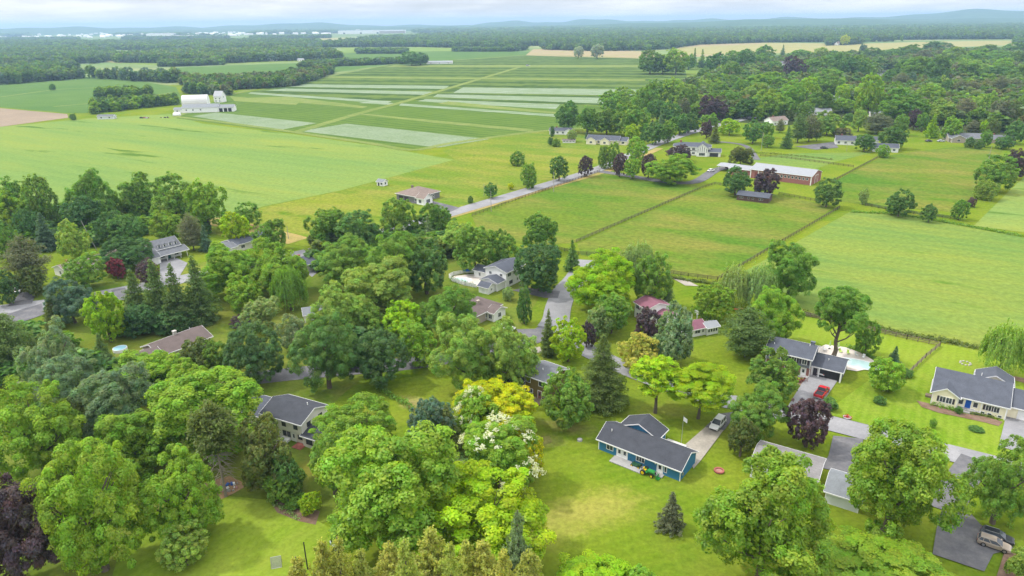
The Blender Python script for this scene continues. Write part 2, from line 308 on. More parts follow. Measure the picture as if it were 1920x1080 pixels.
# pale and yellow-green strips of the nursery
for name_m, strips in ((NURSERY_W, [
        [(360, 218), (405, 211), (594, 231), (525, 244)], [(562, 246), (650, 232), (917, 261), (822, 277)],
        ]), (NURSERY_WF, [[(567, 158), (842, 161), (835, 167), (540, 163)], [(535, 166), (812, 172), (800, 178), (498, 170)],
        [(470, 173), (735, 190), (725, 194), (465, 176)], [(868, 164), (1195, 168), (1190, 179), (850, 174)],
        [(820, 177), (1150, 184), (1140, 195), (812, 182)], [(798, 186), (1050, 196), (1042, 205), (782, 190)],
        [(752, 194), (1045, 215), (1040, 219), (748, 198)], [(690, 191), (745, 194), (738, 197), (672, 193)]]),
        (GRASSPATH, [[(660, 213), (690, 214), (1000, 243), (1000, 248), (820, 231)], [(620, 143), (1210, 149), (1210, 152), (600, 146)],
        [(540, 181), (690, 200), (680, 203), (450, 184)], [(840, 190), (1050, 211), (1048, 214), (820, 195)], [(740, 122), (1200, 122), (1200, 126), (720, 126)],
        [(430, 180), (560, 193), (555, 197), (440, 190)]])):
    for s in strips: sheet('field', s, name_m, Z2)
ribbon('path', [(987, 122), (850, 163), (760, 190), (673, 213), (555, 248)], 9, GRASSPATH, Z3)
ribbon('path', [(735, 121), (600, 145), (430, 178), (330, 219)], 7, GRASSPATH, Z3)
ribbon('path', [(330, 219), (430, 231), (560, 249), (700, 270), (775, 281), (850, 268), (1005, 247), (1110, 240)], 6, GRASSPATH, Z3)
ribbon('path', [(735, 121), (985, 104), (1100, 106), (1330, 113)], 9, GRASSPATH, Z3)
ribbon('path', [(100, 200), (230, 188), (330, 172)], 5, GRASSPATH, Z2); ribbon('path', [(0, 182), (110, 168), (220, 163)], 5, GRASSPATH, Z2)
# paddocks and the big hay field on the right
sheet('paddock', [(885, 407), (1125, 322), (1300, 342), (1312, 354), (1080, 455), (1000, 462), (900, 440)], PADDOCK, Z1)
sheet('paddock', [(1082, 457), (1312, 356), (1380, 352), (1460, 366), (1565, 388), (1345, 524), (1250, 512), (1090, 478)], PADDOCK, Z1)
sheet('field', [(1355, 532), (1592, 398), (1700, 405), (1920, 446), (2150, 495), (2150, 720), (1920, 664), (1770, 640), (1500, 588), (1440, 560)], LUSH2, Z1)
sheet('meadow', [(1555, 345), (1660, 292), (1790, 275), (1880, 282), (1850, 330), (1815, 400), (1620, 384), (1565, 376)], PADDOCK, Z1)
sheet('field', [(1825, 424), (1930, 322), (2150, 290), (2150, 480), (1925, 436)], LUSH, Z1)
sheet('meadow', [(1500, 330), (1560, 305), (1640, 285), (1480, 288), (1400, 300)], LUSH2, Z1)
sheet('meadow', [(1285, 130), (1330, 128), (1440, 145), (1390, 160), (1290, 155)], LUSH2, Z1)
# lawns
sheet('lawn', [(1545, 775), (1640, 705), (1765, 645), (1920, 668), (2060, 700), (2060, 900), (1920, 870), (1830, 850), (1640, 800)], LAWN_MOWN, Z1)
sheet('lawn', [(1440, 745), (1430, 640), (1505, 592), (1760, 650), (1700, 700), (1590, 690)], LAWN_MOWN, Z1)
sheet('lawn', [(-200, 1300), (-200, 610), (200, 520), (460, 480), (760, 470), (960, 480), (1010, 560), (960, 640), (700, 690), (620, 760), (800, 900), (560, 1000), (640, 1300)], LAWN_SHADE, Z1)
sheet('lawn', [(700, 725), (760, 690), (860, 690), (920, 720), (900, 760), (790, 775)], LAWN, Z2)
sheet('lawn', [(180, 1200), (230, 1010), (420, 930), (520, 940), (640, 1000), (660, 1200)], LAWN_MOWN, Z2)
WGRASS = ground_mat('worn_grass', (0.21, 0.20, 0.06), (0.26, 0.22, 0.09), (0.12, 0.16, 0.025), big=0.15, mid=0.3, fine=1.5)
# woods floor under the right hand wood
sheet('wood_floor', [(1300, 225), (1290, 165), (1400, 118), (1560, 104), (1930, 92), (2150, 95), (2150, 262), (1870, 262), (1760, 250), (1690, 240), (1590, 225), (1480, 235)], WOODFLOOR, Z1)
# roads
ribbon('gravel_verge', [(1215, 276), (1130, 312), (1000, 349), (840, 395), (700, 432), (560, 464)], 5.0, VERGE, Z2, off=8.0)
ribbon('gravel_verge', [(560, 452), (480, 432), (390, 412)], 10.0, VERGE, Z3)
ribbon('road', [(1420, 218), (1340, 236), (1265, 258), (1200, 283), (1122, 317), (985, 359), (842, 401), (700, 441), (560, 478), (400, 512), (235, 545), (120, 566), (-40, 588), (-300, 640)], 8.5, STREET, Z4)
ribbon('street', [(1100, 488), (1082, 520), (1060, 545), (1047, 575), (1042, 600), (1032, 615)], 7.6, STREET, Z3 + .006)
ribbon('street', [(1047, 585), (1040, 605), (1014, 628), (930, 655), (800, 678), (680, 690), (545, 702), (430, 716), (250, 745)], 6.6, ASPHALT, Z3)  # darker asphalt on this stretch puts the tree shade into its colour
ribbon('street', [(1047, 575), (1050, 610), (1075, 640), (1130, 672), (1220, 710), (1330, 745), (1440, 768), (1560, 795), (1650, 818), (1830, 862), (2050, 920)], 6.2, STREET, Z3 + 0.015)
ribbon('driveway', [(1122, 321), (1180, 330), (1240, 340), (1300, 342), (1340, 320), (1368, 312)], 6, ASPHALT, Z3)
ribbon('driveway', [(1420, 300), (1400, 275), (1370, 268), (1340, 266)], 4, ASPHALT, Z3)
sheet('driveway', [(845, 398), (800, 385), (770, 381), (780, 376), (810, 377), (862, 390)], ASPHALT, Z4)
sheet('driveway', [(1490, 275), (1565, 266), (1572, 277), (1530, 281)], ASPHALT, Z3)
sheet('driveway', [(960, 545), (985, 540), (1050, 547), (1046, 560), (1020, 559), (990, 552)], ASPHALT, Z4)
sheet('driveway', [(968, 618), (1012, 617), (1016, 643), (984, 645)], ASPHALT, Z4)
sheet('driveway', [(988, 653), (1012, 651), (1018, 661), (995, 664)], GRAVEL, Z4)
sheet('driveway', [(1283, 836), (1350, 778), (1372, 775), (1373, 786), (1312, 867), (1300, 880)], GRAVEL, Z4)
sheet('driveway', [(1322, 802), (1348, 777), (1374, 774), (1371, 790), (1358, 808)], ASPHALT, Z4 + .02)
sheet('driveway', [(1468, 778), (1503, 720), (1520, 700), (1572, 712), (1534, 768), (1518, 792)], STREET, Z4)
sheet('driveway', [(1562, 818), (1618, 824), (1612, 872), (1598, 892), (1538, 878), (1553, 856)], ASPHALT, Z4)
sheet('driveway', [(1872, 838), (1888, 772), (1990, 800), (1990, 870)], STREET, Z4)
sheet('driveway', [(1770, 945), (1757, 985), (1748, 1040), (1845, 1073), (1862, 1040), (1900, 1030), (1892, 1016), (1838, 985), (1812, 955)], ASPHALT, Z4)
ribbon('driveway', [(1775, 960), (1790, 920), (1830, 862)], 5, ASPHALT, Z4 - .01)
sheet('path', [(1868, 1082), (1885, 1030), (1905, 1035), (1930, 1130), (1860, 1130)], MULCH, Z4)
sheet('driveway', [(300, 525), (300, 488), (330, 484), (352, 494), (330, 530)], STREET, Z4 + .02)
sheet('parking_lot', [(-60, 612), (0, 594), (78, 570), (85, 590), (20, 612)], ASPHALT, Z4 + .02)
sheet('driveway', [(15, 575), (40, 548), (70, 545), (60, 570)], ASPHALT, Z4 + .02)
sheet('parking_lot', [(208, 545), (235, 540), (240, 560), (222, 567)], ASPHALT, Z4 + .02)
sheet('driveway', [(560, 500), (600, 480), (620, 490), (585, 520)], STREET, Z3)
# garden beds, sand, worn patches
sheet('garden_bed', [(505, 940), (530, 932), (600, 960), (592, 985), (560, 978), (520, 962)], MULCH, Z3)
sheet('sand_pit', [(388, 938), (385, 905), (430, 893), (466, 910), (440, 925), (405, 942)], SAND, Z3)
sheet('garden_bed', [(1718, 752), (1740, 757), (1800, 775), (1850, 783), (1880, 792), (1872, 800), (1846, 793), (1800, 783), (1760, 775), (1728, 764)], MULCH, Z4)
sheet('garden_bed', [(1892, 704), (1930, 712), (1930, 722), (1896, 712)], MULCH, Z4)
sheet('garden_bed', [(1483, 712), (1505, 715), (1516, 712), (1500, 726), (1484, 722)], MULCH, Z4)
sheet('worn_patch', [(765, 755), (800, 752), (812, 768), (780, 775), (768, 765)], WGRASS, Z3)
sheet('worn_patch', [(994, 824), (1030, 818), (1036, 829), (1008, 838)], WGRASS, Z3)
sheet('worn_patch', [(1262, 523), (1290, 527), (1310, 537), (1285, 536)], GRAVEL, Z3)

# low ridges on the horizon
FARWOOD = ground_mat('far_wooded_land', (0.045, 0.085, 0.040), (0.07, 0.125, 0.05), (0.11, 0.165, 0.07), big=0.004, mid=0.012, fine=0.05, grain=0.4, mid_w=0.5, aniso=(0, 2))
def ridge(name, a0, a1, dist, hmax, seed, m=None):
    rng = random.Random(seed); n = 60; MBr = MB(); rows = []
    ph = [rng.uniform(0, 6.28) for _ in range(5)]
    for j, (dd, k) in enumerate(((0, 0.0), (700, 0.55), (1700, 1.0), (3000, 0.4), (4200, 0.0))):
        row = []
        for i in range(n):
            u = i / (n - 1); a = math.radians(a0 + (a1 - a0) * u)
            env = math.sin(math.pi * min(1, max(0, u))) ** 0.7
            h = hmax * env * (0.7 + 0.2 * math.sin(u * 7 + ph[0]) + 0.1 * math.sin(u * 17 + ph[1]) + 0.05 * math.sin(u * 41 + ph[2]))
            r = dist + dd + 300 * math.sin(u * 9 + ph[3]); row.append((r * math.sin(a), r * math.cos(a), h * k - (5 if k == 0 else 0)))
        rows.append(row)
    for row in rows: MBr.v += row
    for j in range(len(rows) - 1):
        for i in range(n - 1): MBr.f.append([j * n + i, j * n + i + 1, (j + 1) * n + i + 1, (j + 1) * n + i]); MBr.mi.append(0)
    o = MBr.build(name, m or FARWOOD, smooth=True); o['kind'] = 'structure'
ridge('hills', -41, -21, 9000, 128, 1); ridge('hills', -25, -3, 9200, 112, 2); ridge('hills', -4, 12, 9000, 138, 3)
ridge('hills', 8, 25, 9300, 132, 4); ridge('hills', 20, 43, 9000, 148, 5)
ridge('hills', -3, 46, 5600, 74, 6, FARWOOD); ridge('hills', 12, 50, 7000, 92, 7, FARWOOD); ridge('hills', -30, 4, 7400, 62, 8, FARWOOD)
# ------------------------------------------------------------------ foliage prototypes (shared mesh data)
def unit(a): return a / np.maximum(np.linalg.norm(a, axis=1, keepdims=True), 1e-9)
def leaf_arrays(pos, nrm, size, rng, up=None, asp=0.62):
    n = len(pos); nrm = unit(nrm)
    ref = rng.normal(size=(n, 3)) if up is None else up
    u = unit(ref - nrm * np.sum(ref * nrm, axis=1, keepdims=True)); w = np.cross(nrm, u)
    s = size[:, None] if np.ndim(size) else size
    bend = nrm * (s * 0.25)
    q = np.stack([pos + u * s - bend, pos + w * s * asp, pos - u * s - bend, pos - w * s * asp], axis=1)
    return q.reshape(-1, 3)
def quads_mesh(name, verts, tint, mats, extra=None):
    """verts (4n,3), tint (n,3); extra = (verts, faces) of wood in material slot 2."""
    n = len(verts) // 4; me = bpy.data.meshes.new(name)
    ev = np.zeros((0, 3)); ef = []
    if extra: ev, ef = np.array(extra[0], float), extra[1]
    V = np.concatenate([verts, ev]); me.vertices.add(len(V)); me.vertices.foreach_set('co', V.astype(np.float32).ravel())
    tot = [4] * n + [len(f) for f in ef]; loops = np.concatenate([np.arange(4 * n)] + [np.array(f) + 4 * n for f in ef]) if ef else np.arange(4 * n)
    me.loops.add(len(loops)); me.polygons.add(len(tot))
    st = np.concatenate([[0], np.cumsum(tot)[:-1]])
    me.loops.foreach_set('vertex_index', loops.astype(np.int32)); me.polygons.foreach_set('loop_start', st.astype(np.int32))
    for m in mats: me.materials.append(m)
    if ef: me.polygons.foreach_set('material_index', np.array([0] * n + [1] * len(ef), np.int32))
    a = me.attributes.new('tint', 'FLOAT_COLOR', 'POINT')
    c = np.ones((len(V), 4), np.float32); c[:4 * n, :3] = np.repeat(tint, 4, axis=0); a.data.foreach_set('color', c.ravel())
    me.update(calc_edges=True); return me
def tints(n, rng, clump=None):
    t = rng.uniform(0.84, 1.18, (n, 1)) * np.ones((1, 3))
    if clump is not None: t = t * clump
    t[:, 0] *= rng.uniform(0.88, 1.18, n); t[:, 2] *= rng.uniform(0.8, 1.2, n); return t
def crown_cloud(seed, nleaf, leaf, style='round'):
    rng = np.random.default_rng(seed)
    P = dict(round=(15, .56, .40, .135), airy=(13, .70, .275, .12), flat=(16, .66, .30, .17), dense=(18, .62, .36, .115), oval=(14, .55, .42, .13))[style]
    nl, rc, rl, rcl = P
    k = np.arange(nl) + 0.5; z = 1 - 1.72 * k / nl; th = k * 2.39996 + rng.uniform(0, 6)
    d = np.stack([np.sqrt(np.maximum(0, 1 - z * z)) * np.cos(th), np.sqrt(np.maximum(0, 1 - z * z)) * np.sin(th), z], 1)
    d = unit(d + rng.normal(scale=.32 if style == 'airy' else .2, size=d.shape)); d[:, 2] = np.maximum(d[:, 2], -.72)
    lc = d * (rc * rng.uniform(*((.7, 1.22) if style == 'airy' else (.8, 1.16)), (nl, 1))); lr = rl * rng.uniform(.74, 1.24, nl)
    lc = np.concatenate([lc, [[0, 0, .05]]]); lr = np.append(lr, .48); nl += 1
    # clumps on the lobes, the buried ones dropped
    cc, cn = [], []
    for i in range(nl):
        m = int(25 * (lr[i] / rl) ** 2 * (.135 / rcl) ** 1.6); dd = unit(rng.normal(size=(m, 3)) + unit(lc[i:i + 1]) * .55 + np.array([[0, 0, .25]]))
        c = lc[i] + dd * lr[i] * rng.uniform(.86, 1.06, (m, 1))
        dist = np.linalg.norm(c[:, None] - lc[None], axis=2) / lr[None]; dist[:, i] = 9
        keep = dist.min(1) > .84; c = c + dd * lr[i] * (rng.uniform(0, 1, (m, 1)) < .16) * rng.uniform(.12, .42, (m, 1)); cc.append(c[keep]); cn.append(dd[keep])
    cc = np.concatenate(cc); cn = np.concatenate(cn); nc = len(cc)
    idx = rng.integers(0, nc, int(nleaf * .93)); cr = rcl * rng.uniform(.65, 1.35, nc); ct = rng.uniform(.80, 1.18, (nc, 1))
    dd = unit(rng.normal(size=(len(idx), 3)) + cn[idx] * .75 + np.array([[0, 0, .6]]))
    rr = cr[idx][:, None] * rng.uniform(.55, 1.06, (len(idx), 1)); sq = np.array([[1, 1, .45 if style == 'flat' else .8]])
    pos = cc[idx] + dd * rr * sq; nrm = dd + rng.normal(scale=.30, size=dd.shape) + np.array([[0, 0, .35 if style != 'flat' else .9]])
    ni = nleaf - len(idx); din = unit(rng.normal(size=(ni, 3))); pin = din * rng.uniform(.15, .62, (ni, 1)); pin[:, 2] = np.maximum(pin[:, 2], -.5)
    pos = np.concatenate([pos, pin]); nrm = np.concatenate([nrm, din + rng.normal(scale=.6, size=din.shape)])
    sz = leaf * rng.uniform(.65, 1.35, len(pos)); sz[len(idx):] *= 1.5
    hue = np.stack([rng.uniform(.86, 1.18, nc), np.ones(nc), rng.uniform(.8, 1.2, nc)], 1) * ct      # each clump its own green
    t = tints(len(pos), rng, np.concatenate([hue[idx], np.ones((ni, 3))]))
    r = np.percentile(np.hypot(pos[:, 0], pos[:, 1]), 99.2); pos[:, :2] /= r
    lo, hi = np.percentile(pos[:, 2], .5), np.percentile(pos[:, 2], 99.8); pos[:, 2] = (pos[:, 2] - (lo + hi) / 2) / ((hi - lo) / 2)
    return pos, nrm, sz, t, rng
def mesh_crown(name, seed, nleaf, leaf, style):
    pos, nrm, sz, t, rng = crown_cloud(seed, nleaf, leaf, style)
    return quads_mesh(name, leaf_arrays(pos, nrm, sz, rng), t, [M_LEAF])
def mesh_willow(name, seed, nleaf, leaf):
    rng = np.random.default_rng(seed); ns = 420; per = max(2, nleaf // ns)
    d = unit(rng.normal(size=(ns, 3))); d[:, 2] = np.abs(d[:, 2]) * 1.0 - .15; d = unit(d)
    lob = 1 + .16 * np.sin(d[:, 0] * 7 + seed) * np.sin(d[:, 1] * 6 + 2) + rng.normal(scale=.05, size=ns)
    st = d * (lob * rng.uniform(.72, 1, ns))[:, None]; st[:, 2] *= .95; L = rng.uniform(.35, .95, ns); L = np.minimum(L, st[:, 2] + .98)
    k = rng.uniform(0, 1, (ns, per)); out = d.copy(); out[:, 2] = 0
    pos = st[:, None] + out[:, None] * (np.sqrt(k) * .16)[:, :, None]; pos[:, :, 2] -= L[:, None] * k ** 1.25
    pos = pos.reshape(-1, 3) + rng.normal(scale=.022, size=(ns * per, 3)); nrm = np.repeat(out + np.array([[0, 0, .5]]), per, 0) + rng.normal(scale=.55, size=pos.shape)
    up = np.zeros_like(pos); up[:, 2] = 1; up += rng.normal(scale=.25, size=pos.shape)
    pos[:, :2] /= np.percentile(np.hypot(pos[:, 0], pos[:, 1]), 97)
    return quads_mesh(name, leaf_arrays(pos, nrm, leaf * rng.uniform(.7, 1.4, len(pos)), rng, up, .4), tints(len(pos), rng, np.repeat(rng.uniform(.82, 1.18, (ns, 1)), per, 0)), [M_LEAF])
def conifer_cloud(seed, nleaf, leaf, style='spruce', bare=0.0):
    rng = np.random.default_rng(seed); pos, nrm, tt, up = [], [], [], []
    lv = dict(spruce=21, pine=13, shaggy=15)[style]; z0 = .03 + bare
    br = []
    for i in range(lv):
        u = (i + rng.uniform(-.3, .3)) / lv; z = z0 + (1 - z0) * np.clip(u, 0, .985)
        prof = (1 - u) ** .85 * (1 - .22 * math.exp(-u * 14)) if style != 'pine' else math.sin(math.pi * min(1, .22 + .8 * u)) ** .8 * .95 + .05
        nb = int((8 if style != 'pine' else 7) + 4 * (1 - u)); a0 = rng.uniform(0, 6.28)
        for j in range(nb):
            a = a0 + 6.283 * j / nb + rng.uniform(-.25, .25); br.append((z + rng.uniform(-.012, .012), a, max(.05, prof * rng.uniform(.55, 1.15)), u))
    w = np.array([b[2] ** 1.4 + .02 for b in br]); cnt = np.maximum(3, (nleaf * w / w.sum()).astype(int))
    zz = {'spruce': .5, 'pine': .5, 'dead': .5}
    for (z, a, L, u), m in zip(br, cnt):
        k = rng.uniform(.06, 1, m) ** .75; tip = -.10 * L if style != 'pine' else .07 * L
        ca, sa = math.cos(a), math.sin(a); side = rng.normal(size=m) * (.03 + .17 * L * (1 - .75 * k))
        if style == 'pine': side = rng.normal(size=m) * (.10 * L + .04)
        if style == 'shaggy':                          # foliage in separate tufts along the bough
            nt_ = 5; q_ = rng.integers(0, nt_, m); k = np.clip((q_ + .8) / nt_ * rng.uniform(.9, 1.1) + rng.normal(size=m) * .055, .08, 1.1); side = (rng.uniform(-1, 1, nt_) * .26 * L)[q_] + rng.normal(size=m) * (.045 * L + .012)
        p = np.stack([k * L * ca - side * sa, k * L * sa + side * ca, z + (tip * k + (.05 * k * k * L if style != 'pine' else 0)) * .5 + rng.normal(size=m) * (.012 if style != 'pine' else .022)], 1)
        pos.append(p); o = np.array([ca, sa, 0.0]); nrm.append(np.array([ca * .35, sa * .35, .9]) + rng.normal(scale=.45, size=(m, 3)))
        up.append(o + rng.normal(scale=.5, size=(m, 3))); tt.append(np.full((m, 1), rng.uniform(.78, 1.2)))
    pos = np.concatenate(pos); nrm = np.concatenate(nrm); up = np.concatenate(up); tt = np.concatenate(tt)
    return pos, nrm, up, tt, leaf * rng.uniform(.7, 1.3, len(pos)), rng
def mesh_conifer(name, seed, nleaf, leaf, style, ratio=.33, bare=0.0):
    """unit height; horizontal radius = ratio (leaves keep their shape when scaled evenly)."""
    pos, nrm, up, tt, sz, rng = conifer_cloud(seed, nleaf, leaf / ratio, style, bare)
    pos[:, :2] *= ratio; return quads_mesh(name, leaf_arrays(pos, nrm, sz * ratio, rng, up, .5), tints(len(pos), rng, tt), [M_LEAF])
def wood_tubes(seed, style):
    rng = random.Random(seed); b = MB()
    if style == 'conifer':
        b.tube((0, 0, -.01), (0, 0, .95), .017, .003, 7); return b
    if style == 'willow':
        top = .55
    else: top = .5
    pts = [(0, 0, -.01)]; x = y = 0
    for i in range(1, 5):
        x += rng.uniform(-.02, .02); y += rng.uniform(-.02, .02); pts.append((x, y, top * i / 4))
    rad = [.034, .026, .022, .018, .013]
    for i in range(4): b.tube(pts[i], pts[i + 1], rad[i], rad[i + 1], 7)
    for i in range(9):
        z = rng.uniform(.22, .5); a = i * 2.4 + rng.uniform(-.4, .4); r = rng.uniform(.16, .30); t = z / top * 4; k = min(3, int(t)); f = t - k
        p = [pts[k][q] * (1 - f) + pts[k + 1][q] * f for q in range(3)]
        e = (p[0] + r * math.cos(a), p[1] + r * math.sin(a), min(.86, z + rng.uniform(.16, .34))); mid = tuple((p[q] * .45 + e[q] * .55) + (0, 0, -.02)[q] for q in range(3))
        b.tube(p, mid, .011, .008, 5); b.tube(mid, e, .008, .003, 5)
        e2 = (mid[0] + .1 * math.cos(a + 1), mid[1] + .1 * math.sin(a + 1), mid[2] + .14); b.tube(mid, e2, .006, .002, 4)
    return b
def mesh_of(name, b, m):
    me = bpy.data.meshes.new(name); me.from_pydata(b.v, [], b.f); me.materials.append(m); me.update(); return me
LOD = {}
for st in ('round', 'airy', 'flat', 'dense'):
    n = 2 if st == 'flat' else 3
    LOD[st, 'near'] = [mesh_crown('crown', 11 + 8 * i, 44000, .0225, st) for i in range(n)]
    LOD[st, 'mid'] = [mesh_crown('crown', 31 + i * 5, 13000, .040, st) for i in range(n)]
    LOD[st, 'far'] = [mesh_crown('crown', 61 + i * 3, 2600, .085, st) for i in range(n)]
for lod, nlf, lf in (('near', 34000, .027), ('mid', 9000, .05), ('far', 2600, .085)):
    LOD['willow', lod] = [mesh_willow('crown', 5, nlf, lf)]
    LOD['spruce', lod] = [mesh_conifer('crown', s, nlf, lf * .33, 'spruce', .33) for s in (3, 4)]
    LOD['shaggy', lod] = [mesh_conifer('crown', s, nlf, lf * .36, 'shaggy', .33) for s in (13, 14)]
    LOD['pine', lod] = [mesh_conifer('crown', s, nlf, lf * .33, 'pine', .33, .12) for s in (8, 9)]
TRUNKS = [mesh_of('trunk', wood_tubes(s, 'leaf'), M_BARK) for s in (1, 2, 3)]
TRUNK_C = mesh_of('trunk', wood_tubes(4, 'conifer'), M_BARK)
def merged(crown_me, trunk_me, zc, R, V):
    n = len(crown_me.polygons); v = np.zeros(len(crown_me.vertices) * 3, np.float32); crown_me.vertices.foreach_get('co', v); v = v.reshape(-1, 3).copy()
    a = np.zeros(len(crown_me.vertices) * 4, np.float32); crown_me.attributes['tint'].data.foreach_get('color', a); t = a.reshape(-1, 4)[::4, :3]
    v = v * np.array([R, R, V]) + np.array([0, 0, zc])
    return quads_mesh('tree', v, t, [M_LEAF, M_BARK], ([tuple(p.co) for p in trunk_me.vertices], [list(p.vertices) for p in trunk_me.polygons]))
# small far trees: one mesh each, unit height
SMALL = {}
for st in ('round', 'airy', 'flat', 'dense', 'willow'):
    SMALL[st] = [merged(LOD[st, 'far'][i % len(LOD[st, 'far'])], TRUNKS[i], .56, .44, .44) for i in range(2)]
for st in ('spruce', 'pine'): SMALL[st] = [merged(m, TRUNK_C, 0, 1, 1) for m in LOD[st, 'far']]

COLR = dict(mid=(.155, .290, .040), dark=(.112, .228, .052), deep=(.086, .182, .054), bright=(.205, .360, .032), lime=(.275, .440, .010), light=(.240, .375, .066),
            pale=(.250, .360, .125), olive=(.140, .190, .046), blue=(.110, .200, .130), purple=(.105, .072, .090), wine=(.19, .045, .065), gold=(.41, .49, .004),
            spruce=(.125, .205, .058), brown=(.160, .180, .100), grey=(.190, .280, .135), silver=(.36, .42, .35), yellow=(.340, .385, .075))
KIND = dict(M=('round', 'broadleaf_tree'), D=('dense', 'broadleaf_tree'), A=('airy', 'broadleaf_tree'), L=('flat', 'broadleaf_tree'), W=('willow', 'weeping_tree'),
            S=('spruce', 'spruce_tree'), P=('pine', 'pine_tree'), Y=('shaggy', 'spruce_tree'), C=('dense', 'columnar_tree'), B=('dense', 'shrub'))
TRNG = random.Random(77); TREES = []
def fit_round(cx, y0, y1, w, tf):
    cy, hw, hh = (y0 + y1) / 2, w / 2, (y1 - y0) / 2; zc = 6.0
    for _ in range(30):
        p = G(cx, cy, zc); _, _, s = PX(p); d = math.hypot(p[0], p[1]); phi = math.atan2(CAM_H - zc, d)
        R = hw / s; q = (hh / s) ** 2 - (R * math.sin(phi)) ** 2; V = math.sqrt(max(q, (.3 * R) ** 2)) / math.cos(phi); V = min(V, 2.6 * R)
        zc = .5 * zc + .5 * (V * (1 + 2 * tf / (1 - tf)) if tf < .9 else V)
    return p[0], p[1], R, V, zc
SAMP = {}
def samples(me, n=900):
    if me.name not in SAMP:
        a = np.zeros(len(me.vertices) * 3, np.float32); me.vertices.foreach_get('co', a); a = a.reshape(-1, 3); SAMP[me.name] = a[np.random.default_rng(1).choice(len(a), min(n, len(a)), replace=False)]
    return SAMP[me.name]
def refine(me, cx, y0, y1, w, R, V, x, y, zc, tf, rz, vmax=1.35):
    """size and place the crown so that its real outline has the surveyed width and height"""
    q = samples(me).copy(); c, s = math.cos(rz), math.sin(rz); q[:, 0], q[:, 1] = q[:, 0] * c - q[:, 1] * s, q[:, 0] * s + q[:, 1] * c
    for _ in range(7):
        P = q * [R, R, V] + [x, y, zc] - _C; k = P @ _F; u = 960 + FPX * (P @ _R) / k; v = 540 - FPX * (P @ _U) / k
        a0, a1 = np.percentile(u, [.7, 99.3]); b0, b1 = np.percentile(v, [.7, 99.3])
        R *= (w / (a1 - a0)) ** .8; V *= min(1.6, max(.6, ((y1 - y0) / (b1 - b0)))) ** .9; V = min(max(V, .28 * R), vmax * R)
        px, py, _ = PX((x, y, zc)); zc = V * (1 + 2 * tf / (1 - tf)); n = G(px + (cx - (a0 + a1) / 2) * .9, py + (y0 - b0) * .9, zc); x, y = n[0], n[1]
    return x, y, R, V, zc
def fit_cone(cx, y0, y1, w):
    b = G(cx, y1)
    for _ in range(20):
        _, _, s = PX(b); R = w / 2 / s; d = math.hypot(b[0], b[1]); phi = math.atan2(CAM_H, d); b = G(cx, y1 - .75 * R * s * math.sin(phi))
    lo, hi = .5, 60
    for _ in range(40):
        m = (lo + hi) / 2; lo, hi = (m, hi) if PX((b[0], b[1], m))[1] > y0 else (lo, m)
    return b[0], b[1], R, lo
def tree(k, cx, y0, y1, w, colr, label, group=None, tf=None, lod=None, name=None):
    if label.startswith('tall leaning'): tf = .42
    if 'of two lime trees' in label: tf = .40
    style, nm = KIND[k]; nm = name or nm; lod = lod or ('near' if w > 92 else 'mid' if w > 40 else 'far')
    c = COLR[colr]; j = TRNG.uniform(.9, 1.1); c = (c[0] * j * TRNG.uniform(.92, 1.08), c[1] * j, c[2] * j, 1)
    rz = TRNG.uniform(0, 6.28); i = TRNG.randrange(6); cat = 'shrub' if nm == 'shrub' else 'tree'
    small = w <= 30
    if k in 'SPY':
        x, y, R, Ht = fit_cone(cx, y0, y1, w); rr = R / (.33 * Ht)
        if small:
            me = SMALL[style]; root = link(bpy.data.objects.new(nm, me[i % 2])); root.location = (x, y, 0); root.scale = (Ht * rr, Ht * rr, Ht); root.rotation_euler[2] = rz; root.color = c
        else:
            root = empty(nm, (x, y, 0), rz); ms = LOD[style, lod]; cr = link(bpy.data.objects.new('crown', ms[i % len(ms)]), root); cr.scale = (Ht * rr, Ht * rr, Ht); cr.color = c
            tr = link(bpy.data.objects.new('trunk', TRUNK_C), root); tr.scale = (Ht, Ht, Ht)
    else:
        tf = (.06 if k in 'WB' else .05 if k == 'C' else .11) if tf is None else tf
        if k == 'B': tf = .03
        x, y, R, V, zc = fit_round(cx, y0, y1, w, tf); mm = LOD[style, 'far' if small and k not in 'BC' else lod]; x, y, R, V, zc = refine(mm[i % len(mm)] if not (small and k not in 'BC') else mm[(i % 2) % len(mm)], cx, y0, y1, w, R, V, x, y, zc, tf, rz, 3.2 if k == 'C' else 1.35); Ht = zc + V
        if small and k != 'B' and k != 'C':
            me = SMALL[style]; root = link(bpy.data.objects.new(nm, me[i % 2])); root.location = (x, y, 0); root.scale = (R / .44, R / .44, Ht); root.rotation_euler[2] = rz; root.color = c
        elif k == 'B':
            ms = LOD[style, lod]; root = link(bpy.data.objects.new(nm, ms[i % len(ms)])); root.location = (x, y, zc); root.scale = (R, R, V); root.rotation_euler[2] = rz; root.color = c
        else:
            root = empty(nm, (x, y, 0), rz); ms = LOD[style, lod]; cr = link(bpy.data.objects.new('crown', ms[i % len(ms)]), root)
            a_ = TRNG.uniform(.92, 1.09); cr.location = (0, 0, zc); cr.scale = (R * a_, R / a_, V); cr.color = c
            tr = link(bpy.data.objects.new('trunk', TRUNKS[i % 3]), root); k2 = min(Ht, 2.7 * R); tr.scale = (k2, k2, Ht)
    tag(root, label, cat, group); TREES.append((root, x, y, R)); return root
def in_poly(x, y, poly):
    r = np.zeros(len(x), bool); n = len(poly)
    for i in range(n):
        (x1, y1), (x2, y2) = poly[i], poly[(i + 1) % n]
        c = ((y1 > y) != (y2 > y)) & (x < (x2 - x1) * (y - y1) / ((y2 - y1) or 1e-9) + x1); r ^= c
    return r
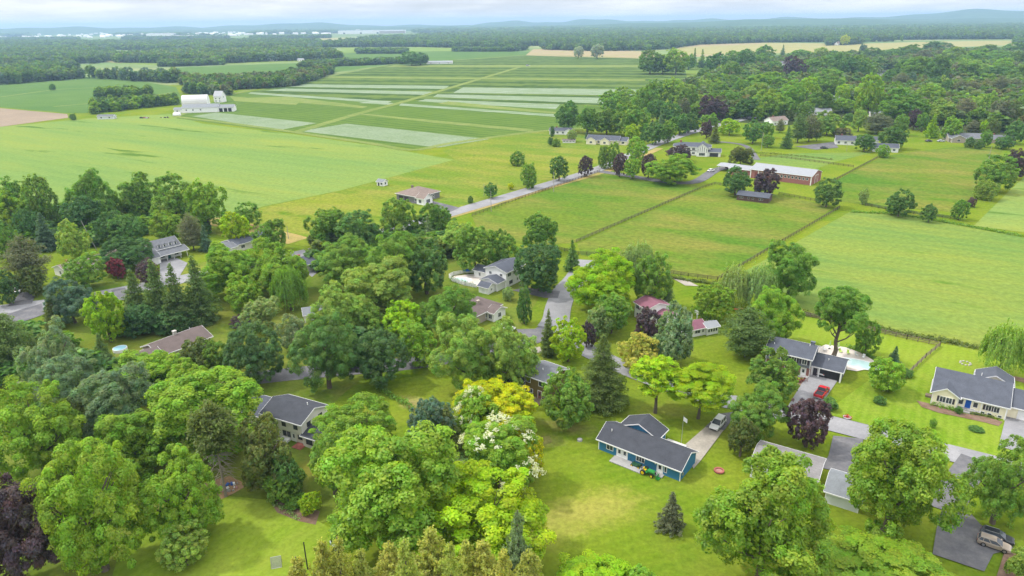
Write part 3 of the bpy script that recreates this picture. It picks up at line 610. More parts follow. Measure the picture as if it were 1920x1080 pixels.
def woods(name, label, polys, spacing, Hm, cols, nleaf, seed, cat='wood', rmul=.66, avoid=(), gaps=None, dim=.74):
    """A wood that reads as one mass: one mesh of many small crowns."""
    rng = np.random.default_rng(seed); VV, TT = [], []
    protos = []
    for q in range(4):
        pos, nrm, sz, t, r2 = crown_cloud(90 + q, max(nleaf, 60), .085 * math.sqrt(2600 / max(nleaf, 60)) ** 1.0, 'dense' if q % 2 else 'round')
        pos, nrm, sz, t = pos[:nleaf], nrm[:nleaf], sz[:nleaf], t[:nleaf]
        protos.append((leaf_arrays(pos, nrm, np.minimum(sz, .42), r2), t))
    pal = np.array([COLR[c] for c in cols]) * dim
    for poly in polys:
        w = [tuple(G(*p)[:2]) for p in poly]; xs = [p[0] for p in w]; ys = [p[1] for p in w]
        gx, gy = np.meshgrid(np.arange(min(xs), max(xs), spacing), np.arange(min(ys), max(ys), spacing)); gx = gx.ravel(); gy = gy.ravel()
        gx = gx + rng.uniform(-.5, .5, len(gx)) * spacing; gy = gy + rng.uniform(-.5, .5, len(gy)) * spacing
        k = in_poly(gx, gy, w) & (np.abs(np.arctan2(gx, gy)) < math.radians(43)); gx, gy = gx[k], gy[k]
        if gaps:                                        # clearings: long soft-edged openings
            sc_, thr = gaps; u, v = gx / sc_ / 2.2, gy / sc_
            f = np.sin(u * 1.3 + 2.1 * np.sin(v * .7)) + np.sin(v * 1.9 + 1.7 * np.sin(u * .9 + 1)) + .6 * np.sin(u * 3.1 + v * 2.3 + 4)
            k = f > thr; gx, gy = gx[k], gy[k]
        if avoid:
            ok = np.ones(len(gx), bool)
            for ax, ay, ar in avoid: ok &= np.hypot(gx - ax, gy - ay) > ar
            gx, gy = gx[ok], gy[ok]
        n = len(gx)
        for q in range(4):
            sel = np.arange(n) % 4 == q; m = sel.sum()
            if not m: continue
            R = spacing * rmul * rng.uniform(.7, 1.35, m); Hh = Hm * rng.uniform(.7, 1.3, m); a = rng.uniform(0, 6.28, m)
            pv, pt = protos[q]; ca, sa = np.cos(a), np.sin(a); Vv = Hh * .46
            X = (pv[None, :, 0] * ca[:, None] - pv[None, :, 1] * sa[:, None]) * R[:, None] + gx[sel][:, None]
            Y = (pv[None, :, 0] * sa[:, None] + pv[None, :, 1] * ca[:, None]) * R[:, None] + gy[sel][:, None]
            Z = np.maximum(pv[None, :, 2] * Vv[:, None] + Hh[:, None] * .56, .1)
            VV.append(np.stack([X, Y, Z], 2).reshape(-1, 3)); c = pal[rng.integers(0, len(pal), m)] * rng.uniform(.8, 1.2, (m, 1))
            TT.append((c[:, None, :] * pt[None]).reshape(-1, 3))
    me = quads_mesh(name, np.concatenate(VV), np.concatenate(TT), [M_LEAF]); o = link(bpy.data.objects.new(name, me)); o.color = (1, 1, 1, 1)
    return tag(o, label, cat, kind='stuff')
def hedge(pts, w, h, colr, label, name='hedge', n_per_m=26, leaf=.22, rough=.35):
    rng = np.random.default_rng(len(pts) * 7 + int(pts[0][0])); L = smooth_line([G(*p)[:2] for p in pts], 1.0); L = np.array([(p[0], p[1]) for p in L])
    seg = np.hypot(*np.diff(L, axis=0).T); n = int(seg.sum() * n_per_m * max(1, w)); s = np.concatenate([[0], np.cumsum(seg)]); u = rng.uniform(0, s[-1], n)
    x = np.interp(u, s, L[:, 0]); y = np.interp(u, s, L[:, 1]); hh = h * (1 + rough * np.sin(u * .55 + 1) * np.sin(u * .23) + rough * .6 * np.sin(u * 1.7))
    a = rng.uniform(0, math.pi, n); k = rng.uniform(.55, 1, n); d = rng.uniform(-1, 1, n)
    pos = np.stack([x + np.cos(a) * w / 2 * k + rng.normal(scale=.1, size=n), y + d * w / 2 * k, np.abs(np.sin(a)) * hh * k + .05], 1)
    nrm = np.stack([np.cos(a), d, np.sin(a) + .3], 1) + rng.normal(scale=.5, size=(n, 3))
    o = link(bpy.data.objects.new(name, quads_mesh(name, leaf_arrays(pos, nrm, leaf * rng.uniform(.6, 1.3, n), rng), tints(n, rng), [M_LEAF]))); o.color = (*COLR[colr], 1)
    return tag(o, label, 'hedge')
# ------------------------------------------------------------------ trees: (kind, picture centre x, top, bottom, width, colour, label)
GN = 'trees among the houses'
NEAR = [
 ('M', 8, 888, 1105, 200, 'purple', 'large dark purple tree in the bottom left corner'),
 ('M', 165, 828, 1078, 205, 'bright', 'big bright green tree right of the dark purple corner tree'),
 ('M', 62, 716, 892, 186, 'bright', 'bright green tree at the left edge above the dark purple corner tree'),
 ('A', 385, 692, 862, 196, 'bright', 'tall bright green tree left of the cream two storey house'),
 ('A', 258, 770, 905, 150, 'bright', 'leafy green tree leaning over the top of the big bright tree'),
 ('A', 208, 690, 815, 140, 'grey', 'greyish green tree with bare branches below the brown roofed long house'),
 ('D', 335, 835, 1012, 150, 'bright', 'dense green tree standing left of the sand pit'),
 ('M', 342, 975, 1070, 88, 'light', 'light green tree overhanging the bottom left lawn'),
 
 ('A', 497, 780, 915, 92, 'olive', 'thin olive tree in front of the cream two storey house'),
 ('D', 536, 850, 925, 58, 'dark', 'dark tree between the thin olive tree and the cream house'),
 ('B', 534, 876, 940, 74, 'mid', 'round green shrub at the head of the mulch bed'),
 ('B', 556, 922, 955, 44, 'mid', 'low green shrub between round shrub and lime shrub'),
 ('B', 581, 922, 966, 42, 'lime', 'lime yellow flowering shrub in the mulch bed'),
 ('M', 664, 738, 870, 140, 'bright', 'rich green tree right of the cream two storey house'),
 ('D', 622, 815, 912, 80, 'mid', 'mid green tree below the rich green tree by the cream house'),
 ('A', 726, 806, 1036, 236, 'bright', 'largest green tree in the bottom centre'),
 ('M', 900, 872, 1092, 238, 'lime', 'big lime green oak with lumpy crown beside the golden lawn'),
 ('D', 808, 748, 838, 84, 'blue', 'bluish dark green tree left of the white flowering tree'),
 ('S', 842, 754, 884, 86, 'olive', 'dull olive conifer left of the white flowering tree'),
 ('B', 848, 848, 892, 58, 'pale', 'small pale green tree under the dull olive conifer'),
 ('D', 930, 714, 822, 146, 'gold', 'golden yellow tree behind the white flowering tree'),
 ('D', 986, 806, 892, 64, 'gold', 'small golden yellow tree right of the white flowering tree'),
 ('M', 1063, 693, 798, 92, 'mid', 'rich green tree right of the olive green house'),
 ('S', 1127, 622, 782, 124, 'olive', 'broad dull olive spruce right of the olive green house'),
 ('Y', 1256, 918, 1006, 62, 'brown', 'small grey green spruce alone on the lawn below the blue house'),
 ('M', 1120, 1046, 1160, 185, 'lime', 'lime green treetop cut by the bottom edge'),
 ('M', 1208, 1062, 1150, 80, 'bright', 'small bright treetop at the bottom edge below the lone spruce'),
 ('A', 1434, 846, 1112, 236, 'bright', 'large bright green tree in front of the grey roofed low house'),
 ('L', 1662, 1000, 1135, 252, 'bright', 'broad lime green layered tree at the bottom right edge'),
 ('A', 1706, 792, 1006, 222, 'bright', 'big airy light green tree right of the grey garage'),
 ('D', 1878, 818, 972, 140, 'mid', 'dense green tree at the right edge below the yellow house'),
 ('A', 1915, 1026, 1110, 60, 'light', 'light green tree in the bottom right corner by the cars'),
 ('M', 1516, 750, 832, 84, 'purple', 'dark purple maple beside the street above the grey garage'),
 ('M', 1424, 715, 826, 102, 'mid', 'green tree between the white car and the purple maple'),
 ('D', 1394, 784, 848, 54, 'olive', 'rounded olive tree right of the white car'),
 ('L', 1232, 668, 740, 92, 'lime', 'left one of two lime trees behind the blue house'),
 ('L', 1316, 682, 766, 118, 'lime', 'right one of two lime trees behind the blue house'),
 ('M', 1452, 653, 748, 84, 'mid', 'green tree hiding the front of the grey two storey house'),
 ('P', 1396, 572, 684, 92, 'spruce', 'big dark green pine left of the grey two storey house'),
 ('M', 1452, 543, 638, 100, 'bright', 'bright green tree behind the grey two storey house'),
 ('A', 1583, 538, 622, 100, 'mid', 'tall leaning tree with bare trunk at the hay field edge'),
 ('M', 1628, 602, 662, 48, 'mid', 'small round tree by the back fence above the pool'),
 ('D', 1337, 533, 598, 74, 'bright', 'round olive lime tree behind the white garden house'),
 ('W', 1378, 500, 578, 62, 'pale', 'left one of two silvery willows by the paddock corner'),
 ('W', 1424, 502, 576, 66, 'pale', 'right one of two silvery willows by the paddock corner'),
 ('A', 1478, 455, 560, 104, 'mid', 'tall airy poplar at the corner of the hay field'),
 ('W', 1884, 612, 706, 92, 'light', 'pale weeping willow at the right edge of the hay field'),
 ('M', 1664, 672, 730, 70, 'bright', 'rounded green tree right of the swimming pool'),
 ('S', 1674, 648, 690, 30, 'blue', 'blue spruce behind the swimming pool'),
 ('B', 1557, 744, 770, 30, 'dark', 'low dark bush on the lawn right of the red pickup'),
 ('M', 1750, 784, 808, 15, 'mid', 'small young tree on the lawn before the yellow house'),
 ('B', 1831, 797, 812, 30, 'dark', 'low dark shrub on the lawn right of the young tree'),
 ('B', 1700, 690, 708, 26, 'dark', 'dark bush at the corner of the pool yard fence'),
 ('B', 1650, 742, 760, 24, 'dark', 'dark bush on the lawn left of the yellow house'),
 ('B', 1798, 762, 777, 16, 'dark', 'dark bush at the yellow house wall beside blue door'),
 # centre
 ('M', 1130, 468, 584, 120, 'lime', 'big lime green tree right of the street bend'),
 ('W', 1195, 458, 520, 68, 'pale', 'pale green tree behind the big lime tree at the bend'),
 ('M', 1222, 478, 566, 72, 'mid', 'mid green tree left of the grey spruce by the red roofed house'),
 ('S', 1250, 506, 580, 34, 'grey', 'slim grey spruce behind the red roofed house'),
 ('D', 1148, 550, 612, 70, 'mid', 'dense green tree below the big lime tree at the bend'),
 ('A', 1124, 576, 630, 46, 'pale', 'small pale tree left of the red roofed house yard'),
 ('M', 1101, 604, 658, 32, 'purple', 'small purple tree beside the lime tree on the street corner'),
 ('M', 1066, 596, 672, 62, 'lime', 'lime green tree on the street corner right of the dark spruce'),
 ('S', 1028, 577, 674, 42, 'olive', 'dark narrow spruce on the street corner'),
 ('C', 983, 538, 606, 28, 'dark', 'dark columnar tree on the lawn inside the street bend'),
 ('A', 953, 538, 562, 22, 'pale', 'tiny pale tree on the lawn before the white pool house'),
 ('M', 1218, 578, 654, 50, 'purple', 'purple tree in front of the red roofed house'),
 ('A', 1262, 566, 672, 78, 'grey', 'grey green birch right of the purple tree'),
 ('A', 1197, 624, 692, 74, 'yellow', 'yellowish green tree in front of the purple tree'),
 ('A', 866, 592, 728, 116, 'light', 'left half of the pair of big light green trees left of the olive house'),
 ('A', 952, 596, 722, 110, 'light', 'right half of the pair of big light green trees left of the olive house'),
 ('D', 715, 620, 722, 98, 'deep', 'dark round tree above the worn lawn in the centre'),
 ('M', 757, 564, 640, 72, 'lime', 'lime tree left of the brown roofed bungalow'),
 ('M', 779, 604, 684, 76, 'bright', 'bright green tree below the lime tree in the centre'),
 ('M', 839, 542, 628, 100, 'mid', 'broad green tree left of the brown roofed bungalow'),
 ('A', 889, 424, 500, 78, 'mid', 'mid green tree behind the white pool house'),
 ('M', 944, 432, 496, 56, 'mid', 'rich green tree behind the roof of the white pool house'),
 ('D', 1008, 458, 540, 88, 'deep', 'large dark tree right of the white pool house'),
 ('A', 1012, 402, 466, 58, 'mid', 'mid green tree by the paddock behind the large dark tree'),
 ('S', 1072, 448, 512, 40, 'dark', 'dark spruce at the paddock corner by the street end'),
 ('M', 740, 434, 545, 98, 'mid', 'left one of two large trees left of the white pool house'),
 ('M', 798, 440, 542, 84, 'dark', 'right one of two large trees left of the white pool house'),
 ('S', 804, 404, 458, 32, 'grey', 'grey spruce rising among trees below the tan roofed house'),
 ('M', 750, 374, 440, 72, 'mid', 'green tree right below the tan roofed house'),
 ('M', 815, 384, 436, 60, 'mid', 'green tree at the road right of the grey spruce'),
 ('A', 608, 392, 462, 76, 'mid', 'green tree at the meadow edge, leftmost of its row'),
 ('M', 672, 396, 466, 92, 'dark', 'dark green tree left below the tan roofed house'),
 ('A', 848, 414, 470, 62, 'light', 'light green tree beside the paddock fence by the road'),
 ('M', 640, 444, 530, 108, 'mid', 'broad green tree left of the two large trees'),
 ('A', 706, 486, 586, 118, 'light', 'light green tree in the middle of the tree mass'),
 ('S', 727, 512, 574, 36, 'grey', 'grey spruce in front of the light green centre tree'),
 ('A', 632, 528, 628, 112, 'light', 'wide light tree above the big dark green street tree'),
 ('A', 700, 572, 640, 74, 'mid', 'mid green tree left of the lime tree in the centre'),
 ('W', 541, 506, 608, 66, 'mid', 'weeping green tree left of the wide light tree'),
 ('M', 607, 590, 726, 120, 'dark', 'big dark green street tree with visible trunk above the cream house'),
 ('D', 475, 608, 712, 112, 'deep', 'round dark green tree beside the street left of the big street tree'),
 # left
 ('D', 75, 332, 424, 76, 'mid', 'green tree in the treeline, second from the left edge'),
 ('M', 15, 334, 424, 84, 'mid', 'green tree in the treeline at the left edge'),
 ('A', 172, 320, 414, 96, 'mid', 'tall tree in the treeline, third from the left edge'),
 ('A', 258, 324, 404, 86, 'mid', 'tall tree in the treeline, fourth from the left edge'),
 ('M', 328, 328, 420, 88, 'mid', 'tall tree in the treeline, fifth from the left edge'),
 ('A', 385, 342, 424, 78, 'bright', 'lighter tree at the right end of the treeline'),
 ('M', 30, 362, 432, 72, 'bright', 'bright tree just below the left end of the treeline'),
 ('D', 150, 368, 436, 76, 'deep', 'dark tree below the third treeline tree'),
 ('D', 205, 396, 458, 62, 'deep', 'left one of two dark round trees above the grey dormer house'),
 ('D', 236, 404, 462, 64, 'dark', 'right one of two dark round trees above the grey dormer house'),
 ('A', 138, 414, 480, 62, 'light', 'mid green tree left of the leaning pole'),
 ('S', 92, 396, 474, 54, 'blue', 'bluish conifer left of the light tree by the pole'),
 ('D', 50, 394, 464, 54, 'deep', 'dark tree left of the bluish conifer'),
 ('M', 8, 414, 484, 62, 'mid', 'green tree at the left edge above the white parked car'),
 ('P', 62, 438, 552, 80, 'brown', 'brownish green pine above the white parked car'),
 ('B', 58, 498, 552, 60, 'olive', 'olive bush at the foot of the brownish pine'),
 ('D', 10, 508, 566, 52, 'deep', 'dark tree at the left edge beside the white parked car'),
 ('M', 158, 474, 538, 80, 'mid', 'green tree in front of the tan roofed low house'),
 ('D', 234, 446, 508, 96, 'deep', 'dark broad tree left of the grey dormer house'),
 ('M', 216, 484, 518, 36, 'wine', 'small wine red tree on the lawn left of the dormer house'),
 ('M', 276, 484, 530, 44, 'purple', 'small dark purple tree before the grey dormer house'),
 ('P', 364, 398, 474, 48, 'brown', 'brown grey tree right of the grey dormer house'),
 ('S', 388, 420, 474, 34, 'blue', 'blue grey spruce right of the grey dormer house'),
 ('M', 313, 396, 452, 66, 'bright', 'bright green tree behind the grey dormer house'),
 ('M', 440, 400, 454, 54, 'lime', 'lime tree left above the grey low house'),
 ('M', 464, 380, 424, 50, 'mid', 'green tree at the edge of the left field'),
 ('M', 505, 412, 466, 58, 'mid', 'green tree right of the grey low house'),
 ('A', 432, 455, 552, 116, 'bright', 'left one of two large lime green trees below the grey low house'),
 ('A', 518, 452, 552, 112, 'bright', 'right one of two large lime green trees below the grey low house'),
 ('M', 457, 512, 584, 70, 'bright', 'smaller lime green tree below the two large lime trees'),
 ('S', 264, 502, 612, 74, 'spruce', 'first spruce from the left in the dark spruce row'),
 ('S', 306, 482, 618, 80, 'spruce', 'second spruce from the left in the dark spruce row'),
 ('S', 342, 490, 628, 78, 'spruce', 'third spruce from the left in the dark spruce row'),
 ('S', 381, 474, 616, 82, 'spruce', 'fourth spruce from the left in the dark spruce row'),
 ('M', 132, 524, 602, 98, 'blue', 'bluish dark tree left of the dark spruce row'),
 ('M', 194, 550, 632, 80, 'lime', 'bright lime tree left of the dark spruce row'),
 ('S', 104, 556, 622, 48, 'olive', 'olive conifer below the bluish dark tree'),
 ('P', 32, 584, 712, 88, 'spruce', 'dark pine at the left edge above the bright green tree'),
 ('A', 92, 600, 722, 120, 'grey', 'greyish green tree left of the brown roofed long house'),
 ('M', 118, 668, 770, 120, 'grey', 'large greyish green tree below the dark pine on the left'),
 ('S', 197, 622, 690, 46, 'spruce', 'spruce at the left end of the brown roofed long house'),
 ('D', 262, 572, 628, 80, 'deep', 'left one of two dark trees below the spruce row'),
 ('D', 335, 566, 620, 76, 'deep', 'right one of two dark trees below the spruce row'),
 ('A', 488, 558, 622, 68, 'pale', 'pale green tree left of the weeping tree'),
 ('A', 545, 590, 652, 56, 'grey', 'pale grey tree below the weeping tree'),
 ('M', 455, 590, 620, 46, 'purple', 'small purple tree above the round dark street tree'),
 ('A', 372, 634, 704, 68, 'olive', 'olive tree at the right end of the brown roofed long house'),
 ('M', 410, 640, 708, 56, 'mid', 'green tree left of the round dark street tree'),
 ('A', 262, 660, 745, 128, 'bright', 'bright tree in front of the brown roofed long house'),
 ('A', 345, 668, 752, 96, 'bright', 'bright tree right below the brown roofed long house'),
 ('M', 150, 740, 812, 88, 'olive', 'dull green tree between the two bright trees on the left'),
 # bottom conifers
 ('Y', 584, 1033, 1280, 170, 'yellow', 'olive conifer top cut by the bottom edge, first from the left in the bottom row'),
 ('Y', 630, 1004, 1265, 155, 'yellow', 'olive conifer top cut by the bottom edge, second from the left in the bottom row'),
 ('Y', 659, 995, 1259, 136, 'yellow', 'olive conifer top cut by the bottom edge, third from the left in the bottom row'),
 ('Y', 695, 1019, 1246, 141, 'yellow', 'olive conifer top cut by the bottom edge, fourth from the left in the bottom row'),
 ('Y', 742, 1009, 1206, 162, 'yellow', 'olive conifer top cut by the bottom edge, fifth from the left in the bottom row'),
 ('Y', 775, 1002, 1256, 139, 'yellow', 'olive conifer top cut by the bottom edge, sixth from the left in the bottom row'),
 ('Y', 817, 984, 1195, 175, 'yellow', 'olive conifer top cut by the bottom edge, seventh from the left in the bottom row'),
 ('Y', 854, 1005, 1256, 130, 'yellow', 'olive conifer top cut by the bottom edge, eighth from the left in the bottom row'),
 ('Y', 880, 1006, 1208, 134, 'yellow', 'olive conifer top cut by the bottom edge, ninth from the left in the bottom row'),
 ('Y', 910, 1006, 1227, 175, 'yellow', 'olive conifer top cut by the bottom edge, tenth from the left in the bottom row'),
 ('Y', 948, 1019, 1277, 136, 'yellow', 'olive conifer top cut by the bottom edge, eleventh from the left in the bottom row'),
 ('Y', 991, 1022, 1232, 160, 'yellow', 'olive conifer top cut by the bottom edge, twelfth from the left in the bottom row'),
 ('Y', 972, 946, 1170, 104, 'grey', 'greyish half dead spruce right of the lime green oak'),
 # along the main road and round the barn
 ('M', 1048, 293, 333, 34, 'dark', 'round dark tree on the roadside behind the pole'),
 ('M', 1098, 292, 328, 27, 'purple', 'purple roadside tree right of the round dark tree'),
 ('C', 991, 306, 352, 30, 'mid', 'egg shaped green roadside tree'),
 ('B', 970, 284, 311, 27, 'mid', 'round bush alone in the rough meadow'),
 ('M', 920, 342, 368, 24, 'dark', 'small dark roadside tree near the tan roofed house'),
 ('B', 882, 367, 382, 10, 'dark', 'small bush beside the driveway of the tan roofed house'),
 ('B', 958, 343, 356, 12, 'gold', 'yellow flowering bush on the roadside verge'),
 ('C', 1133, 273, 315, 23, 'mid', 'left columnar tree at the driveway fork'),
 ('C', 1152, 267, 315, 22, 'mid', 'right columnar tree at the driveway fork'),
 ('M', 1163, 287, 327, 26, 'purple', 'purple tree right of the columnar trees'),
 ('M', 1186, 291, 331, 30, 'bright', 'light green tree right of the purple tree at the fork'),
 ('M', 1217, 289, 330, 28, 'purple', 'purple tree left of the broad roadside tree'),
 ('M', 1261, 289, 342, 94, 'bright', 'broad low green tree beside the barn driveway'),
 ('M', 1273, 272, 300, 42, 'purple', 'purple tree before the dark roofed half timbered house'),
 ('M', 1195, 257, 300, 42, 'bright', 'bright tree right of the cream ranch house'),
 ('M', 1185, 233, 261, 26, 'lime', 'small lime tree behind the cream ranch house'),
 ('M', 1382, 313, 362, 52, 'dark', 'round dark tree in front of the long red barn'),
 ('M', 1438, 318, 366, 48, 'purple', 'round purple tree in front of the long red barn'),
 ('M', 1554, 335, 384, 48, 'dark', 'round green tree right of the long red barn'),
 ('A', 1390, 276, 308, 46, 'olive', 'olive green tree behind the white roofed open shed'),
 ('M', 1690, 356, 402, 54, 'dark', 'round tree in the fence line, left of two'),
 ('M', 1742, 383, 414, 32, 'dark', 'round tree in the fence line, right of two'),
 ('A', 1620, 354, 390, 20, 'pale', 'thin pale tree in the fence line right of the barn'),
 ('M', 1802, 374, 409, 36, 'mid', 'green tree at the right end of the fence line'),
 ('B', 1823, 370, 388, 18, 'purple', 'purple shrub at the right end of the fence line'),
 ('M', 1868, 291, 354, 82, 'mid', 'broad tree at the right edge of the rough pasture'),
 ('B', 1850, 338, 374, 48, 'light', 'light green bush below the broad pasture tree'),
 ('M', 1908, 282, 330, 44, 'purple', 'dark purple tree at the right edge behind the broad tree'),
 ('M', 1676, 234, 275, 50, 'dark', 'round dark tree beside the white farm bungalow'),
 ('M', 1622, 252, 280, 40, 'dark', 'dark tree in front of the white farm bungalow'),
 ('B', 1656, 272, 294, 28, 'bright', 'green bush in front of the white cottage'),
 ('S', 1745, 211, 260, 32, 'lime', 'bright lime conical tree left of the grey brown house'),
 ('M', 1064, 191, 241, 46, 'dark', 'tall dark tree behind the small white house'),
 ('C', 1036, 236, 256, 8, 'deep', 'slim dark conifer against the small white house'),
 ('B', 1032, 257, 274, 10, 'deep', 'dark pointed bush below the small white house'),
 ('B', 1043, 260, 275, 16, 'mid', 'green bush below the small white house'),
 ('M', 1072, 243, 264, 19, 'pale', 'pale small tree at the right end of the small white house'),
 ('S', 1099, 246, 261, 8, 'blue', 'tiny blue spruce left of the cream ranch house'),
 ('M', 1491, 106, 145, 43, 'purple', 'huge dark purple beech right of the white mansion'),
 ('M', 1338, 181, 223, 50, 'purple', 'large dark purple tree above the road in the wood'),
 ('B', 1380, 202, 216, 22, 'wine', 'wine red bush right of the large dark purple tree'),
 ('M', 1324, 225, 262, 22, 'purple', 'narrow purple tree left of the olive spruce at the road'),
 ('S', 1339, 228, 270, 27, 'olive', 'olive spruce beside the road behind the half timbered house'),
 ('M', 1368, 222, 250, 38, 'lime', 'lime tree right of the olive spruce at the road'),
 ('M', 1374, 116, 148, 34, 'mid', 'round green tree alone on the far lawn'),
 ('M', 1320, 125, 151, 20, 'dark', 'dark round tree on the far lawn left of the round green tree'),
 ('S', 1340, 138, 159, 18, 'brown', 'brown grey conifer on the far lawn'),
 ('M', 1085, 87, 107, 18, 'silver', 'left one of two silver trees in the far distance'),
 ('M', 1120, 83, 107, 25, 'silver', 'right one of two silver trees in the far distance'),
 ('M', 1585, 65, 83, 18, 'gold', 'golden tree beside the lone house in the far field'),
 ('M', 1222, 95, 134, 48, 'mid', 'left tree of the clump at the nursery corner'),
 ('M', 1268, 92, 134, 48, 'bright', 'right tree of the clump at the nursery corner'),
 ('M', 1243, 104, 134, 40, 'dark', 'front dark tree of the clump at the nursery corner'),
 ('M', 770, 97, 120, 42, 'dark', 'left dark tree of the clump beside the nursery sheds'),
 ('M', 788, 98, 119, 30, 'deep', 'right dark tree of the clump beside the nursery sheds'),
 ('B', 98, 157, 169, 13, 'dark', 'lone dark bush in the far left crop field'),
 ('B', 136, 213, 225, 14, 'dark', 'dark bush at the corner of the bare soil field'),
]
for r in NEAR: tree(*r, group=GN)
# the half bare pine by the sand pit: green top, dead lower branches
x_, y_, R_, H_ = fit_cone(424, 752, 950, 86); pine = tag(empty('pine_tree', (x_, y_, 0)), 'thin half bare pine with dead lower branches beside the sand pit', 'tree', GN)
ms_ = mesh_conifer('crown', 21, 6000, .05 * .33, 'pine', .2, .5); cr_ = link(bpy.data.objects.new('crown', ms_), pine); cr_.scale = (H_, H_, H_); cr_.color = (*COLR['olive'], 1)
bm_ = MB().tube((0, 0, 0), (.1, 0, H_ * .97), .27, .05, 8); rg_ = random.Random(9)
for i in range(70):
    z = H_ * rg_.uniform(.2, .62); a = rg_.uniform(0, 6.28); L = R_ * rg_.uniform(.45, .95); p0 = (0, 0, z); p1 = (L * .6 * math.cos(a), L * .6 * math.sin(a), z - .1 * L); p2 = (L * math.cos(a), L * math.sin(a), z - .45 * L)
    bm_.tube(p0, p1, .05, .035, 4); bm_.tube(p1, p2, .035, .012, 4); bm_.tube(p1, (L * .9 * math.cos(a + .3), L * .9 * math.sin(a + .3), z - .3 * L), .03, .01, 4)
bm_.build('trunk', mat('grey_bark', (.27, .23, .20), .95, .2, 3), pine)
# woods on the right, catalogued row by row from left to right; (cx, top, bottom, width, kind, colour)
ADJ = dict(mid='mid green', dark='dark green', deep='very dark', bright='bright green', lime='lime green', light='light green', pale='pale green', olive='olive green', blue='bluish', purple='purple', wine='wine red', brown='brown grey', grey='grey green', spruce='dark green', silver='silver', gold='golden')
ORD = 'first second third fourth fifth sixth seventh eighth ninth tenth eleventh twelfth thirteenth fourteenth fifteenth sixteenth seventeenth eighteenth nineteenth twentieth'.split()
ORD += ['twenty-' + o for o in ORD[:9]] + ['thirtieth']
def rows(where, group, data):
    for i, (cx, y0, y1, w, k, c) in enumerate(sorted(data)):
        noun = {'S': 'spruce', 'P': 'pine', 'B': 'bush'}.get(k, 'tree')
        tree(k, cx, y0, y1, w, c, '%s %s, %s from the left in %s' % (ADJ[c], noun, ORD[i], where), group)
W1, W2 = 'trees of the wood around the white mansion', 'trees of the wood on the far right'
rows('the back row beside the white mansion', W1, [(1301, 89, 124, 15, 'S', 'dark'), (1315, 91, 128, 21, 'S', 'mid'), (1343, 99, 131, 40, 'M', 'dark'), (1290, 101, 128, 28, 'M', 'mid'), (1375, 95, 126, 32, 'M', 'mid'),
 (1398, 92, 129, 36, 'M', 'dark'), (1422, 100, 127, 40, 'M', 'mid'), (1435, 85, 112, 36, 'M', 'mid'), (1467, 83, 104, 12, 'S', 'dark'), (1450, 114, 135, 32, 'M', 'mid'), (1500, 93, 114, 40, 'M', 'mid'),
 (1528, 107, 137, 48, 'M', 'mid'), (1540, 89, 113, 32, 'M', 'light'), (1563, 99, 130, 42, 'M', 'mid'), (1590, 102, 148, 54, 'M', 'dark'), (1412, 121, 141, 32, 'M', 'pale'), (1322, 111, 129, 28, 'M', 'blue')])
rows('the middle row below the white mansion', W1, [(1430, 136, 172, 78, 'M', 'bright'), (1550, 130, 180, 64, 'M', 'mid'), (1515, 146, 188, 48, 'M', 'lime'), (1485, 151, 202, 50, 'M', 'bright'), (1390, 150, 188, 44, 'A', 'mid'),
 (1412, 158, 196, 54, 'M', 'light'), (1440, 168, 218, 56, 'M', 'bright'), (1472, 182, 220, 36, 'M', 'mid'), (1402, 184, 218, 44, 'M', 'dark'), (1368, 170, 204, 40, 'M', 'mid'), (1348, 153, 186, 40, 'M', 'mid'),
 (1305, 153, 188, 26, 'S', 'dark'), (1320, 145, 180, 32, 'M', 'light'), (1290, 163, 206, 42, 'M', 'mid'), (1306, 178, 208, 34, 'A', 'light'), (1580, 158, 190, 28, 'M', 'lime'), (1582, 184, 208, 48, 'M', 'bright'),
 (1540, 172, 208, 48, 'M', 'mid'), (1510, 190, 222, 34, 'M', 'mid')])
rows('the front row behind the half timbered house', W1, [(1413, 224, 264, 40, 'M', 'dark'), (1438, 229, 256, 28, 'M', 'mid'), (1330, 212, 240, 36, 'M', 'mid'), (1294, 212, 244, 36, 'M', 'dark'), (1495, 210, 270, 36, 'P', 'spruce'),
 (1516, 211, 268, 36, 'P', 'brown'), (1474, 234, 280, 28, 'S', 'dark'), (1462, 222, 250, 20, 'P', 'brown'), (1531, 221, 266, 24, 'P', 'spruce'), (1557, 209, 249, 54, 'M', 'light'), (1580, 240, 257, 36, 'B', 'brown'),
 (1592, 212, 232, 24, 'M', 'dark'), (1440, 252, 274, 24, 'M', 'mid'), (1476, 205, 226, 26, 'B', 'olive')])
rows('the wood behind the cream ranch house', W1, [(1102, 202, 244, 44, 'A', 'mid'), (1148, 178, 210, 40, 'M', 'mid'), (1142, 170, 200, 38, 'M', 'mid'), (1140, 204, 247, 44, 'A', 'mid'), (1184, 193, 248, 66, 'M', 'mid'),
 (1172, 164, 197, 44, 'M', 'bright'), (1210, 158, 214, 48, 'M', 'mid'), (1233, 188, 224, 40, 'M', 'dark'), (1257, 190, 230, 38, 'M', 'dark'), (1282, 184, 220, 24, 'M', 'brown'), (1238, 210, 238, 17, 'S', 'grey'),
 (1222, 224, 252, 26, 'S', 'brown'), (1228, 228, 267, 40, 'M', 'dark'), (1254, 226, 264, 32, 'M', 'mid'), (1273, 213, 250, 36, 'M', 'dark'), (1298, 209, 244, 21, 'S', 'blue'), (1207, 236, 264, 24, 'S', 'dark'),
 (1232, 150, 190, 44, 'M', 'mid'), (1262, 148, 190, 46, 'M', 'bright'), (1285, 156, 186, 36, 'A', 'light'), (1200, 180, 206, 34, 'M', 'light')])
